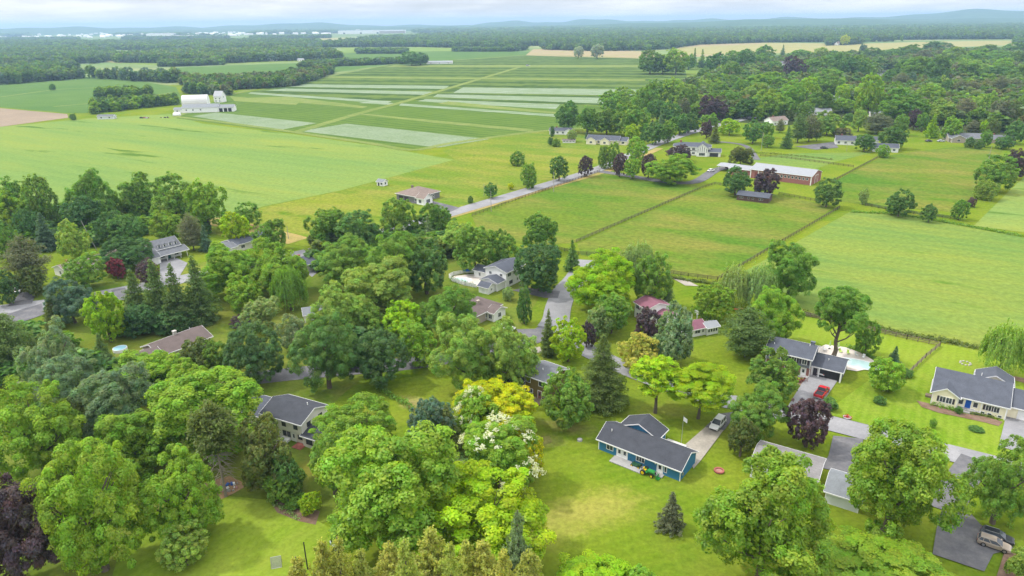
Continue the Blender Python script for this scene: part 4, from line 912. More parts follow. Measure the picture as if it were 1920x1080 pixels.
rows('the back row on the far right', W2, [(1618, 82, 101, 16, 'M', 'blue'), (1638, 90, 114, 46, 'M', 'dark'), (1676, 92, 112, 40, 'M', 'mid'), (1703, 84, 110, 50, 'M', 'mid'), (1733, 94, 117, 42, 'M', 'brown'), (1760, 90, 114, 22, 'P', 'brown'),
 (1787, 89, 122, 48, 'M', 'light'), (1828, 92, 120, 54, 'M', 'bright'), (1875, 95, 122, 62, 'M', 'mid'), (1912, 97, 127, 44, 'M', 'mid'), (1850, 84, 104, 42, 'M', 'mid'), (1905, 80, 102, 44, 'M', 'mid'), (1760, 78, 98, 60, 'M', 'dark')])
rows('the second row on the far right', W2, [(1615, 104, 148, 42, 'M', 'mid'), (1704, 110, 142, 54, 'M', 'mid'), (1724, 108, 152, 58, 'M', 'mid'), (1757, 108, 158, 52, 'M', 'dark'), (1790, 115, 150, 32, 'P', 'brown'),
 (1828, 112, 152, 60, 'A', 'light'), (1880, 110, 148, 54, 'M', 'bright'), (1870, 126, 154, 70, 'M', 'dark'), (1912, 124, 158, 44, 'M', 'mid'), (1806, 104, 136, 40, 'M', 'mid')])
rows('the third row on the far right', W2, [(1668, 131, 166, 28, 'M', 'dark'), (1686, 135, 174, 38, 'P', 'brown'), (1708, 135, 170, 24, 'M', 'blue'), (1727, 139, 172, 26, 'P', 'brown'), (1750, 143, 174, 34, 'M', 'dark'), (1770, 141, 174, 22, 'A', 'light'),
 (1776, 150, 184, 24, 'M', 'dark'), (1797, 148, 188, 40, 'P', 'brown'), (1818, 150, 188, 42, 'P', 'brown'), (1845, 146, 180, 32, 'P', 'brown'), (1870, 141, 186, 42, 'P', 'brown'), (1897, 146, 184, 40, 'P', 'brown')])
rows('the fourth row on the far right', W2, [(1632, 141, 213, 62, 'M', 'bright'), (1626, 172, 214, 26, 'S', 'blue'), (1690, 166, 224, 84, 'M', 'mid'), (1745, 160, 200, 54, 'M', 'bright'), (1716, 182, 226, 54, 'M', 'mid'), (1760, 186, 226, 64, 'A', 'light'),
 (1806, 182, 234, 46, 'P', 'brown'), (1830, 181, 226, 34, 'M', 'light'), (1851, 170, 214, 40, 'M', 'bright'), (1876, 189, 236, 50, 'A', 'brown'), (1897, 190, 236, 44, 'M', 'olive'), (1916, 178, 220, 34, 'M', 'mid')])
rows('the front row on the far right', W2, [(1643, 211, 254, 56, 'P', 'brown'), (1612, 202, 244, 30, 'M', 'light'), (1690, 214, 250, 30, 'M', 'mid'), (1715, 205, 255, 28, 'D', 'purple'), (1730, 212, 252, 26, 'M', 'mid'), (1785, 217, 258, 40, 'M', 'bright'),
 (1822, 224, 254, 32, 'P', 'brown'), (1845, 227, 252, 20, 'M', 'lime'), (1863, 224, 258, 28, 'M', 'olive'), (1905, 226, 266, 40, 'M', 'dark'), (1850, 243, 276, 24, 'M', 'mid'), (1818, 257, 276, 20, 'B', 'dark'), (1836, 261, 279, 20, 'B', 'dark'), (1884, 256, 279, 36, 'B', 'dark')])

# woods and hedgerows that read as one mass
AV = [(p[0], p[1], r) for p, r in ((G(1468, 132), 32), (G(1668, 136), 28), (G(1645, 148), 24), (G(1580, 86), 60), (G(1530, 215), 30))]
for hx, hy in ((1468, 128), (1485, 128), (1668, 132), (1645, 146), (1530, 218), (1512, 218), (1566, 192), (1460, 236), (1640, 222)):    # keep the views of the houses open
    AV += [(*G(hx, hy + q)[:2], 22) for q in (0, 4, 8, 13, 18, 24)]
AV += [(x, y, R * .8) for (_, x, y, R) in TREES]
MIXW = ['mid', 'mid', 'dark', 'bright', 'mid', 'brown', 'olive', 'dark', 'grey', 'spruce']
woods('undergrowth', 'mixed wood filling the gaps between the tall trees on the right', [[(1300, 222), (1290, 165), (1400, 122), (1560, 108), (1920, 98), (2080, 100), (2080, 258), (1890, 250), (1780, 236), (1690, 232), (1590, 218), (1480, 228)]], 9.5, 11, MIXW, 150, 5, avoid=AV)
woods('undergrowth', 'low dark bushes between the trees of the left housing area', [[(-60, 420), (100, 400), (400, 418), (400, 440), (280, 440), (190, 460), (60, 470), (-60, 460)], [(-60, 740), (0, 640), (120, 625), (190, 690), (190, 720), (60, 780)], [(590, 455), (700, 448), (770, 455), (820, 440), (900, 455), (870, 478), (830, 490), (740, 520), (640, 530), (590, 500)], [(240, 606), (380, 602), (395, 616), (230, 632)], [(560, 640), (700, 600), (790, 650), (700, 680), (600, 690)], [(200, 700), (420, 690), (440, 730), (300, 790), (200, 760)]], 6.0, 5.5, ['dark', 'mid', 'deep', 'olive'], 220, 6, cat='bushes', dim=1.0)
FW = ['dark', 'dark', 'mid', 'deep', 'blue', 'spruce', 'blue']
woods('woods', 'broad wood on the left behind the crop field', [[(-200, 152), (-200, 96), (40, 88), (215, 99), (215, 113), (165, 123), (140, 134), (60, 146)], [(0, 160), (165, 147), (335, 157), (335, 149), (200, 138), (0, 148)]], 11, 15, FW, 90, 11, gaps=(95, -.35))
woods('woods', 'long dark wood between the pale fields on the left', [[(215, 118), (420, 119), (642, 113), (625, 104), (560, 97), (400, 103), (300, 103), (215, 112)]], 11, 16, FW + ['grey'], 90, 12, gaps=(120, -1.3))
woods('hedgerow', 'line of bushy trees running to the white farm barns', [[(340, 160), (425, 170), (560, 162), (625, 138), (622, 132), (520, 148), (430, 156), (340, 152)], [(345, 176), (430, 180), (435, 175), (350, 170)]], 7.5, 11, ['mid', 'dark', 'deep', 'grey', 'brown'], 130, 13)
woods('hedgerow', 'row of bushy trees left of the white farm barns', [[(176, 214), (250, 205), (335, 196), (335, 192), (245, 196), (174, 204)], [(180, 185), (285, 180), (283, 175), (185, 179)]], 6.5, 9, ['mid', 'dark', 'bright'], 130, 14)
woods('woods', 'scattered clumps in the far fields behind the nursery', [[(670, 101), (760, 101), (765, 97), (668, 97)], [(850, 97), (960, 97), (960, 95), (850, 95)], [(640, 124), (700, 122), (705, 119), (640, 120)], [(300, 126), (420, 122), (420, 119), (300, 121)], [(560, 128), (800, 118), (800, 116), (580, 122)]], 9, 10, FW, 90, 15)
woods('woods', 'distant wood across the middle of the picture', [[(600, 89), (770, 88), (860, 90), (960, 97), (1000, 93), (1110, 96), (1200, 95), (1260, 92), (1265, 79), (960, 74), (780, 78), (600, 82)]], 13, 17, FW, 60, 16, gaps=(150, -.7))
woods('woods', 'distant wood behind the ripe field on the right', [[(1255, 92), (1310, 84), (1430, 80), (1600, 79), (1760, 77), (1900, 75), (2060, 82), (2060, 60), (1900, 60), (1600, 64), (1255, 74)], [(1550, 86), (1615, 83), (1615, 79), (1548, 82)], [(1905, 88), (1990, 92), (1990, 76), (1900, 78)]], 13, 17, FW, 60, 17, gaps=(150, -.9))
woods('woods', 'distant wood on the far left', [[(-200, 100), (-200, 82), (60, 80), (250, 82), (480, 78), (600, 80), (600, 92), (400, 96), (225, 94), (60, 86)], [(-100, 77), (150, 75), (150, 74), (-100, 76)], [(230, 75), (430, 73), (430, 72), (230, 74)], [(470, 74), (620, 72), (620, 70), (470, 72)]], 15, 16, FW, 50, 18, gaps=(140, -1.6))
woods('woods', 'farthest woods reaching to the horizon', [[(600, 80), (780, 70), (960, 60), (1260, 56), (1600, 48), (2060, 42), (2060, 60), (1900, 60), (1600, 64), (1255, 74), (960, 74), (780, 78)]], 26, 19, FW, 40, 19, gaps=(260, -.9))
woods('woods', 'blue wooded country below the horizon', [[(1000, 52), (1260, 49), (1600, 42), (2060, 35), (2060, 42), (1600, 48), (1260, 56), (960, 60), (780, 66), (780, 58)], [(-100, 66), (60, 64), (60, 70), (-100, 72)], [(220, 66), (420, 65), (430, 69), (230, 71)], [(480, 60), (620, 57), (640, 62), (520, 66), (470, 64)]], 75, 22, FW, 40, 20, gaps=(600, -.7))
# ------------------------------------------------------------------ buildings
def roofm(name, c): return mat(name, c, 0.9, 0.13, 0.7, bands=(2, 0.11, 0.12), fine=0.10)
def siding(name, c): return mat(name, c, 0.7, 0.05, 0.6, bands=(2, 0.19, 0.16))
R_CHAR = roofm('charcoal_shingle', (0.052, 0.056, 0.068)); R_SLATE = roofm('slate_shingle', (0.078, 0.086, 0.108)); R_GREY = roofm('grey_shingle', (0.135, 0.142, 0.158))
R_BROWN = roofm('brown_shingle', (0.125, 0.098, 0.092)); R_TAN = roofm('tan_shingle', (0.195, 0.152, 0.13)); R_RED = roofm('plum_shingle', (0.20, 0.085, 0.115)); R_PALE = roofm('pale_roofing', (0.205, 0.195, 0.195))
R_LIGHT = roofm('light_grey_shingle', (0.19, 0.205, 0.22)); R_METAL = mat('white_metal_roof', (0.25, 0.262, 0.285), 0.45, 0.05, 0.5)
S_BLUE = siding('blue_siding', (0.036, 0.165, 0.30)); S_GREY = siding('grey_siding', (0.135, 0.15, 0.175)); S_CREAM = siding('cream_siding', (0.78, 0.72, 0.54)); S_BEIGE = siding('beige_siding', (0.68, 0.66, 0.60))
S_WHITE = siding('white_siding', (0.80, 0.80, 0.80)); S_OLIVE = siding('olive_siding', (0.17, 0.135, 0.045)); S_RED = siding('barn_red', (0.27, 0.115, 0.10)); S_BROWN = siding('brown_boards', (0.10, 0.06, 0.05)); S_TAN = siding('tan_siding', (0.36, 0.31, 0.26))
S_PALE = siding('pale_grey_siding', (0.60, 0.63, 0.64)); DOORB = mat('blue_door_paint', (0.01, 0.08, 0.36), 0.4, 0.05, 1); SHUT = mat('shutter_paint', (0.045, 0.04, 0.05), 0.6, 0.1, 2)
class Block:
    def __init__(s, root, M, L, W, h, rise): s.root, s.M, s.L, s.W, s.h, s.rise = root, M, L, W, h, rise
    def face(s, f):
        T, Rz = Matrix.Translation, lambda a: Matrix.Rotation(math.radians(a), 4, 'Z')
        return s.M @ {'f': Matrix.Identity(4), 'b': T((s.L, s.W, 0)) @ Rz(180), 'l': T((0, s.W, 0)) @ Rz(-90), 'r': T((s.L, 0, 0)) @ Rz(90)}[f]
    def window(s, f, u, z, w=1.1, h=1.2, shut=None, frame=None, bars=1, name='window'):
        fr = MB(s.face(f)); t = .10
        fr.box(u - w / 2 - t, u + w / 2 + t, -.07, 0, z - h / 2 - t, z - h / 2); fr.box(u - w / 2 - t, u + w / 2 + t, -.07, 0, z + h / 2, z + h / 2 + t)
        fr.box(u - w / 2 - t, u - w / 2, -.07, 0, z - h / 2, z + h / 2); fr.box(u + w / 2, u + w / 2 + t, -.07, 0, z - h / 2, z + h / 2)
        for k in range(bars): x = u - w / 2 + w * (k + 1) / (bars + 1); fr.box(x - .03, x + .03, -.06, 0, z - h / 2, z + h / 2)
        o = fr.build(name, frame or M_WHITE, s.root)
        MB(s.face(f)).box(u - w / 2, u + w / 2, -.035, -.005, z - h / 2, z + h / 2).build('pane', M_GLASS, o)
        if shut:
            for sg in (-1, 1): x = u + sg * (w / 2 + t + .22); MB(s.face(f)).box(x - .2, x + .2, -.05, 0, z - h / 2, z + h / 2).build('shutter', shut, s.root)
        return s
    def door(s, f, u, w=1.0, h=2.1, m=None, glass=True, z=0.0, name='door', frame=True):
        d = MB(s.face(f)).box(u - w / 2, u + w / 2, -.06, 0, z + .02, z + h).build(name, m or M_WHITE, s.root)
        if glass: MB(s.face(f)).box(u - w / 4, u + w / 4, -.075, -.06, z + h * .45, z + h * .85).build('pane', M_GLASS, d)
        if frame: MB(s.face(f)).box(u - w / 2 - .12, u - w / 2, -.08, 0, z + .02, z + h + .12).box(u + w / 2, u + w / 2 + .12, -.08, 0, z + .02, z + h + .12).box(u - w / 2, u + w / 2, -.08, 0, z + h, z + h + .12).build('door_frame', M_WHITE, s.root)
        return s
    def garage(s, f, u, w=4.8, h=2.1, m=None, opened=False):
        b = MB(s.face(f))
        if opened: b.box(u - w / 2, u + w / 2, -.03, 0, .02, h); b.build('garage_shade_panel', M_DARK, s.root); return s  # open bay: flat dark panel painted as the shade inside
        for k in range(4): b.box(u - w / 2, u + w / 2, -.07, 0, .03 + k * h / 4, (k + 1) * h / 4 - .02)
        b.box(u - w / 2, u + w / 2, -.045, 0, .02, h); b.build('garage_door', m or M_WHITE, s.root); return s
    def chimney(s, x, y, w=.7, d=.7, top=1.3, m=None):
        MB(s.M).box(x - w / 2, x + w / 2, y - d / 2, y + d / 2, s.h * .6, s.h + s.rise + top).box(x - w / 2 - .08, x + w / 2 + .08, y - d / 2 - .08, y + d / 2 + .08, s.h + s.rise + top, s.h + s.rise + top + .12).build('chimney', m or M_BRICK, s.root); return s
    def vent(s, x, y, z): MB(s.M).tube((x, y, z - .3), (x, y, z + .55), .09, n=8).build('roof_vent', M_WHITE, s.root); return s
class House:
    def __init__(s, name, label, cat, A, ang, z=0.0, group=None):
        p = G(A[0], A[1], z); s.root = tag(empty(name, (p[0], p[1], 0), math.radians(ang)), label, cat, group)
    def block(s, x, y, L, W, h, rise, wall, roof, rot=0, oh=.45, og=.35, hip=False, base=0.0, trim=None, ridge_y=None, shed=False, notrim=False, walls=True):
        """gable along local x; rot=90 turns it (x,y = its new origin corner)."""
        M = Matrix.Translation((x, y, base)) @ Matrix.Rotation(math.radians(rot), 4, 'Z'); b = Block(s.root, M, L, W, h, rise)
        ry = W / 2 if ridge_y is None else ridge_y; t = .17; zr = h + rise + .03
        if shed: ry = W; 
        sl = rise / ry; sb = rise / max(W - ry, 1e-6)
        prof = [(0, -.02), (W, -.02), (W, h + (rise if shed else 0)), (0, h)] if shed or hip else [(0, -.02), (W, -.02), (W, h), (ry, h + rise), (0, h)]
        if hip: prof = [(0, -.02), (W, -.02), (W, h), (0, h)]
        if walls: MB(M).prism(prof, 0, L).build('wall', wall, s.root)
        ze, zb = h - oh * sl + .03, h - oh * sb + .03; r = MB(M)
        if hip:
            e = .5; ins = W / 2 * .95 if L > W else L / 2 * .95
            a = [(-e, -e), (L + e, -e), (L + e, W + e), (-e, W + e)]
            rd = [(ins, W / 2), (L - ins, W / 2)] if L >= W else [(L / 2, ins), (L / 2, W - ins)]
            vs = [(p[0], p[1], h - .05) for p in a] + [(p[0], p[1], h + .12) for p in a] + [(q[0], q[1], zr) for q in rd]
            fs = [[3, 2, 1, 0]] + [[i, (i + 1) % 4, 4 + (i + 1) % 4, 4 + i] for i in range(4)]
            fs += ([[4, 5, 9, 8], [5, 6, 9], [6, 7, 8, 9], [7, 4, 8]] if L >= W else [[4, 5, 8], [5, 6, 9, 8], [6, 7, 9], [7, 4, 8, 9]])
            r.add(vs, fs).build('roof', roof, s.root)
            tr = MB(M); tr.box(-e - .06, L + e + .06, -e - .06, -e - .003, h - .12, h + .1); tr.box(L + e + .003, L + e + .06, -e, W + e, h - .12, h + .1); tr.box(-e - .06, -e - .003, -e, W + e, h - .12, h + .1)
            tr.build('gutter', trim or M_WHITE, s.root); return b
        if shed: rp = [(-oh, ze), (W + .15, zr + .15 * sl), (W + .15, zr + .15 * sl + t), (-oh, ze + t)]
        else: rp = [(-oh, ze), (ry, zr), (W + oh, zb), (W + oh, zb + t), (ry, zr + t), (-oh, ze + t)]
        r.prism(rp, -og, L + og).build('roof', roof, s.root)
        if not notrim:
            tr = MB(M); tr.box(-og, L + og, -oh - .08, -oh - .003, ze - .06, ze + t - .01)
            if not shed: tr.box(-og, L + og, W + oh + .003, W + oh + .08, zb - .06, zb + t - .01)
            d = .05
            for x0, x1 in ((-og - .05, -og - .003), (L + og + .003, L + og + .05)):
                if shed: tr.prism([(-oh - .05, ze - d), (W + .1, zr + .1 * sl - d), (W + .1, zr + .1 * sl + t - .01), (-oh - .05, ze + t - .01)], x0, x1)
                else: tr.prism([(-oh - .05, ze - d), (ry, zr - d), (W + oh + .05, zb - d), (W + oh + .05, zb + t - .01), (ry, zr + t - .01), (-oh - .05, ze + t - .01)], x0, x1)
            tr.build('fascia', trim or M_WHITE, s.root)
        if h > 2 and wall not in (S_BROWN,) and walls:
            q = .13
            for xx, yy in ((0, 0), (L, 0), (L, W), (0, W)):
                x0, x1 = (-.02, q) if xx == 0 else (L - q, L + .02); y0, y1 = (-.02, q) if yy == 0 else (W - q, W + .02)
                MB(M).box(x0, x1, y0, y1, 0, h - .03).build('corner_board', trim or M_WHITE, s.root)
        return b
    def slab(s, name, x0, x1, y0, y1, z0, z1, m): return MB().box(x0, x1, y0, y1, z0, z1).build(name, m, s.root)
    def posts(s, pts, h, m=None, r=.07, name='porch_post'):
        for x, y in pts: MB().box(x - r, x + r, y - r, y + r, 0, h).build(name, m or M_WHITE, s.root)

# blue ranch house
H = House('ranch_house', 'blue ranch house with charcoal roof and white trim on the open lawn', 'house', (1122, 842), -37.5)
b = H.block(0, 0, 17, 6.8, 2.5, 1.75, S_BLUE, R_CHAR)
b.window('f', 2.5, 1.45, 1.3, 1.1).window('f', 9.0, 1.45, 1.6, 1.1, bars=2).door('f', 4.6, 1.0, 2.1).door('f', 5.75, 1.0, 2.1).door('f', 13.0, 1.0, 2.1).window('f', 14.1, 1.5, .4, 1.5, bars=0).window('b', 4, 1.5).window('b', 15, 1.5).vent(1.7, 2.0, 3.6)
b.window('l', 3.4, 1.5, 1.0, 1.1)
MB(b.M).box(12.0, 12.15, -.2, 0, 1.7, 2.0).build('wall_lamp', M_WHITE, H.root)
MB(b.M).box(17, 17.25, .55, .95, 1.0, 1.6).tube((17.06, .75, 1.6), (17.06, .75, 2.3), .03).build('electric_meter', M_METAL, H.root)
b2 = H.block(9.1, 6.6, 3.9, 7.8, 2.5, 1.75, S_BLUE, R_CHAR, rot=90); b2.window('r', 4, 1.5)
H.slab('patio', 3.7, 10.6, -2.3, -.03, .0, .17, M_CONC); H.slab('step', 12.3, 14.0, -1.2, -.08, .0, .2, M_CONC)
H.slab('back_deck', 9.6, 13.6, 6.85, 10.6, .1, .55, mat('pale_deck', (.48, .47, .44), .8, .08, 1))
# grey two storey house by the pool
H = House('two_storey_house', 'grey two storey house with black shutters and attached open garage by the pool', 'house', (1437, 655), -34, z=5.0)
S_BR = siding('reddish_brick_base', (.26, .12, .10))
lo = H.block(0, .9, 10, 6.9, 2.5, .01, S_BR, R_SLATE, notrim=True, oh=-.1, og=-.05)
b = H.block(0, .35, 10, 7.9, 2.4, 1.55, S_GREY, R_SLATE, base=2.55)
for u in (1.3, 3.9, 6.3, 8.6): b.window('f', u, 1.35, 1.0, 1.2, shut=SHUT)
b.window('r', 4, 1.4).vent(1.2, 1.8, 3.1).vent(8.7, 3.6, 3.9); b.chimney(9.0, 5.4, .9, .6, .4, S_GREY)
lo.window('f', 2.2, 1.3, 1.4, 1.0).window('f', 5.2, 1.3, 1.4, 1.0).door('f', 8.6, 1.0, 2.1, M_WHITE)
g_ = H.block(10.05, 2.4, 6.5, 7.2, 2.6, 1.35, S_GREY, R_SLATE); g_.garage('f', 3.9, 4.4, 2.15, opened=True).vent(3.0, 2.4, 3.5); g_.window('r', 3, 1.5, 1, 1).door('f', .85, .9, 2.1, SHUT, glass=False)
H.posts([(10.2, 2.0), (11.75, 2.0), (16.4, 2.0)], 2.45, r=.14)
H.slab('front_step', 7.6, 9.9, -.4, .85, 0, .35, M_CONC)
# yellow house
H = House('ranch_house', 'cream yellow ranch house with blue front door and slate roof at the right edge', 'house', (1744, 757), -34)
b = H.block(0, 1.0, 13.4, 11.4, 2.95, 2.55, S_CREAM, R_SLATE, ridge_y=6.2)
b.door('f', 6.6, 1.0, 2.1, DOORB, glass=False, z=.6).window('f', 5.3, 1.75, .75, 1.1, bars=0).window('f', 7.9, 1.75, .75, 1.1, bars=0).window('f', 10.2, 1.75, .9, 1.2, shut=SHUT).window('f', 11.6, 1.75, .9, 1.2, shut=None)
for u in (5.6, 7.6, 9.4, 10.6, 12.4): b.window('f', u, .42, .6, .4, bars=0, name='basement_window')
gb = H.block(4.7, 0, 6.2, 4.7, 2.95, 1.45, S_CREAM, R_SLATE, rot=90, og=.3)
gb.window('l', 2.0, 1.75, 1.0, 1.25, shut=None).window('l', 3.15, 1.75, 1.0, 1.25)
for x in (-1, 1): MB(gb.face('l')).box(2.58 + x * 1.42 - .2, 2.58 + x * 1.42 + .2, -.05, 0, 1.1, 2.4).build('shutter', SHUT, H.root)
H.posts([(8.9, .55), (13.2, .55)], 2.7)
MB().box(4.8, 8.8, .1, .95, 0, .55).box(5.9, 7.3, -.5, .1, 0, .3).build('front_step', M_CONC, H.root)
gg = H.block(13.45, 2.4, 9, 8.6, 2.75, 2.0, S_CREAM, R_SLATE); gg.garage('f', 4.4, 5.2, 2.2)
wb = H.block(14.1, 12.0, 4.6, 6.4, 2.85, 1.6, S_CREAM, R_SLATE, rot=90)
MB().tube((7.0, 12.9, 3.0), (7.0, 12.9, 4.1), .12).tube((8.4, 13.0, 3.0), (8.4, 13.0, 4.0), .1).build('roof_vent', M_WHITE, H.root)
H.slab('side_step', -1.2, -.02, 2.6, 3.8, 0, .5, M_WOOD)
# grey roofed low house and its detached garage
H = House('bungalow', 'low bungalow with pale grey shallow roof half hidden by the large bright tree', 'house', (1429, 828), -32, z=3.0)
b = H.block(0, -7.9, 10.9, 7.9, 2.9, .85, S_PALE, R_PALE, ridge_y=5.0); b.vent(9.3, 1.6, 3.2).window('r', 4, 1.5).window('b', 3, 1.5).window('b', 7, 1.5).door('r', 6, .95).window('f', 8.5, 1.5)
H = House('detached_garage', 'detached garage with light grey shingle roof and pale siding', 'garage', (1545, 942), -33)
b = H.block(0, 0, 5.3, 6.7, 2.5, 1.3, S_PALE, R_LIGHT); b.garage('b', 2.6, 4.2, 2.1).window('l', 3.2, 1.5, .8, .8)
# cream two storey house
H = House('two_storey_house', 'cream two storey house with dark grey roof on the left half of the picture', 'house', (491, 774), -26, z=5.0)
lo = H.block(0, .45, 10.2, 6.9, 2.6, .01, S_BEIGE, R_CHAR, notrim=True, oh=-.1, og=-.05)
b = H.block(0, 0, 10.2, 7.5, 2.45, 1.5, S_BEIGE, R_CHAR, base=2.6)
for u in (1.2, 2.6, 5.6, 8.6): b.window('f', u, 1.35, .85, .95, frame=SHUT)
b.window('r', 2.0, 1.4, .9, .8, frame=SHUT).window('r', 5.4, 1.4, .9, .8, frame=SHUT).vent(8.2, 4.4, 3.9)
lo.window('f', 5.0, 1.35, .7, 1.0, frame=SHUT).window('f', 6.1, 1.35, .7, 1.0, frame=SHUT).window('f', 9.0, 1.4, .9, .8, frame=SHUT).door('f', 7.4, .9)
wl = H.block(-7.6, 1.6, 7.55, 6.3, 2.7, 1.2, S_BEIGE, R_SLATE); wl.window('f', 3, 1.4).garage('b', 3.7, 4.8)
sr = H.block(10.22, -.1, 3.4, 5.6, 2.6, .9, S_BEIGE, R_CHAR); sr.window('f', 1.6, 1.4, 1.4, 1.0, frame=SHUT)
H.slab('back_step', 4.4, 6.4, -1.4, .42, 0, .5, M_WHITE); H.slab('brick_patio', 8.3, 10.6, -1.5, .42, 0, .16, M_BRICK)
# olive house
H = House('two_storey_house', 'olive brown two storey house with grey roof and screened porch between trees', 'house', (995, 705), -38, z=5.0)
b = H.block(-1.6, 0, 6.3, 7.4, 5.0, 1.25, S_OLIVE, R_GREY)
b.window('f', 1.0, 3.9, .95, 1.1, bars=0, frame=M_WHITE).window('f', 4.3, 3.9, .95, 1.1, bars=0).window('f', 1.6, 1.4, 1.1, .9).door('f', 4.1, .9, 2.05, S_BR).window('f', 5.5, 1.4, .9, 1.2).vent(3.2, 2.4, 5.9)
pc = H.block(-5.6, -3.4, 3.9, 6.2, 2.6, .8, M_GLASS, R_CHAR); [pc.window('f', .75 + 1.2 * k, 1.35, 1.0, 1.9, bars=1) for k in range(3)]; [pc.window('r', .8 + 1.25 * k, 1.35, 1.05, 1.9, bars=1) for k in range(4)]
H.slab('wood_deck', -1.5, 4.0, -3.4, -.03, 0, .3, M_WOOD)
# white house with a pool
H = House('two_storey_house', 'white two storey house with dark roof and fenced pool in the centre', 'house', (910, 502), -36, z=5.2)
b = H.block(8.2, 0, 9.6, 8.2, 5.2, 1.3, S_WHITE, R_SLATE, rot=90); b.window('l', 2.0, 4.0, .9, .8).window('l', 6.2, 4.0, .9, .8); [b.window('f', 1.6 + 3.0 * k, 4.1, 1.6, 1.0) for k in range(3)]
b.window('f', 2.4, 1.4, 1.8, 1.2).door('f', 6, 1.0); l2 = H.block(7.6, -4.0, 4.0, 6.4, 2.7, 1.1, S_WHITE, R_SLATE, rot=90); l2.window('l', 3.2, 1.4, .8, .8)
e = H.block(-6.6, 2.4, 6.5, 4.6, 2.6, 1.1, S_WHITE, R_SLATE); e.window('f', 2.3, 1.4, .7, 1.0); e.chimney(6.0, 2.5, .9, .6, .9)
s3 = H.block(3.2, -7.6, 3.7, 3.2, 2.3, .9, S_WHITE, R_SLATE); s3.door('f', 1.8, 1.1, 1.9, glass=False).window('r', 1.6, 1.3, .6, .6)
MB().box(2.98, 3.05, 4.6, 8.6, 6.42, 6.44).build('skylight', M_GLASS, H.root)
# brown roofed bungalow
H = House('bungalow', 'bungalow with a hipped brown roof inside the street bend', 'house', (888, 590), -40, z=3.0)
b = H.block(-8.0, -4.5, 8.8, 15.0, 2.8, 2.0, S_TAN, R_BROWN, hip=True); b.window('r', 4, 1.5).window('r', 9, 1.5).window('r', 12, 1.5, 1.6).chimney(5.6, 9.0, .6, .9, .3, S_TAN)
w = H.block(.85, 4.6, 2.4, 5.0, 2.7, 1.0, S_WHITE, R_BROWN, og=.4); w.window('f', 1.2, 1.4); w.window('r', 2.5, 1.5)
# red roofed house
H = House('split_level_house', 'white split level house with plum red roof behind the purple tree', 'house', (1191, 566), -67, z=4.5)
b = H.block(0, 0, 6.0, 7.2, 4.5, 1.2, S_WHITE, R_RED); b.window('f', 1.4, 3.5, 1.3, 1.1).window('f', 4.4, 3.5, 1.3, 1.1).window('f', 2.0, 1.3, 1.8, .9).window('r', 2.4, 3.5, .9, .9)
w = H.block(6.05, 2.6, 3.6, 5.0, 2.8, 1.0, S_WHITE, R_RED); w.window('f', 1.8, 1.4)
H = House('garden_house', 'small white garden house with plum and white roofs right of the birch', 'outbuilding', (1325, 629), 22)
b = H.block(0, 0, 3.6, 3.2, 2.2, .7, S_WHITE, R_METAL); [b.window('f', .6 + .8 * k, 1.3, .5, .9, bars=0) for k in range(4)]
b = H.block(-5.2, .6, 5.15, 4.6, 2.3, 1.2, S_WHITE, R_RED); b.window('f', 2.6, 1.4, 1.6, 1).door('f', 4.3, .9)
tp = House('pergola', 'white timber pergola behind the small garden house', 'pergola', (1306, 605), 18)
m = MB(); [m.box(x - .08, x + .08, y - .08, y + .08, 0, 2.4) for x in (0, 3) for y in (0, 2.4)]; [m.box(-.3, 3.3, y - .05, y + .05, 2.4, 2.56) for y in (0, .6, 1.2, 1.8, 2.4)]; [m.box(x - .05, x + .05, -.3, 2.7, 2.56, 2.68) for x in (0, 1, 2, 3)]; m.build('frame', M_WHITE, tp.root)
# brown long house left
p1, p2 = G(300, 640, 4.4), G(376, 612, 4.4); aa = math.degrees(math.atan2(p2[1] - p1[1], p2[0] - p1[0]))
H = House('long_house', 'long low house with brown shingle roof on the left', 'house', (376, 612), aa, z=4.4)
b = H.block(-13.5, -4.3, 13.5, 8.6, 2.7, 1.75, S_TAN, R_BROWN); b.window('f', 3, 1.5).window('f', 9, 1.5).window('r', 4.3, 1.5).chimney(6.8, 4.9, .8, .8, 1.0, mat('stone', (.4, .38, .35), .9, .2, 3)).vent(11, 5.2, 4.2)
c_ = H.block(-22.5, -6.2, 9.4, 8.6, 2.6, 1.6, S_TAN, R_BROWN); c_.window('f', 4, 1.5, 1.6)
# grey dormer house
H = House('cape_house', 'white cape house with grey roof, four dormers and a long porch', 'house', (295, 492), 50)
b = H.block(.4, 1.2, 9.0, 7.4, 4.2, 2.3, S_WHITE, R_GREY)
for k in range(4):
    x = 1.9 + 1.95 * k; MB(b.M).box(x - .5, x + .5, .35, 2.2, 4.0, 5.35).build('dormer', S_WHITE, H.root)
    MB(b.M @ Matrix.Translation((x, 0, 0))).add([(-.65, .2, 5.33), (.65, .2, 5.33), (0, .2, 5.8), (-.65, 2.6, 5.33), (.65, 2.6, 5.33), (0, 2.6, 5.8)], [[0, 1, 2], [5, 4, 3], [0, 3, 4, 1], [1, 4, 5, 2], [2, 5, 3, 0]]).build('dormer_roof', R_GREY, H.root)
    MB(b.M).box(x - .3, x + .3, .30, .35, 4.5, 5.2).build('dormer_pane', M_GLASS, H.root)
b.chimney(-.35, 3.4, .7, 1.0, .7).window('l', 3.6, 3.2).window('f', 2.2, 1.4, 1.4, 1.2).window('f', 7.2, 1.4, 1.4, 1.2).door('f', 4.6, 1.0, 2.1, mat('green_door', (.03, .14, .11), .5, .05, 1))
p = H.block(.4, -1.8, 10.2, 3.0, 2.55, 1.1, S_WHITE, R_GREY, shed=True, walls=False); H.posts([(.6 + 2.4 * k, -1.6) for k in range(5)], 2.5)
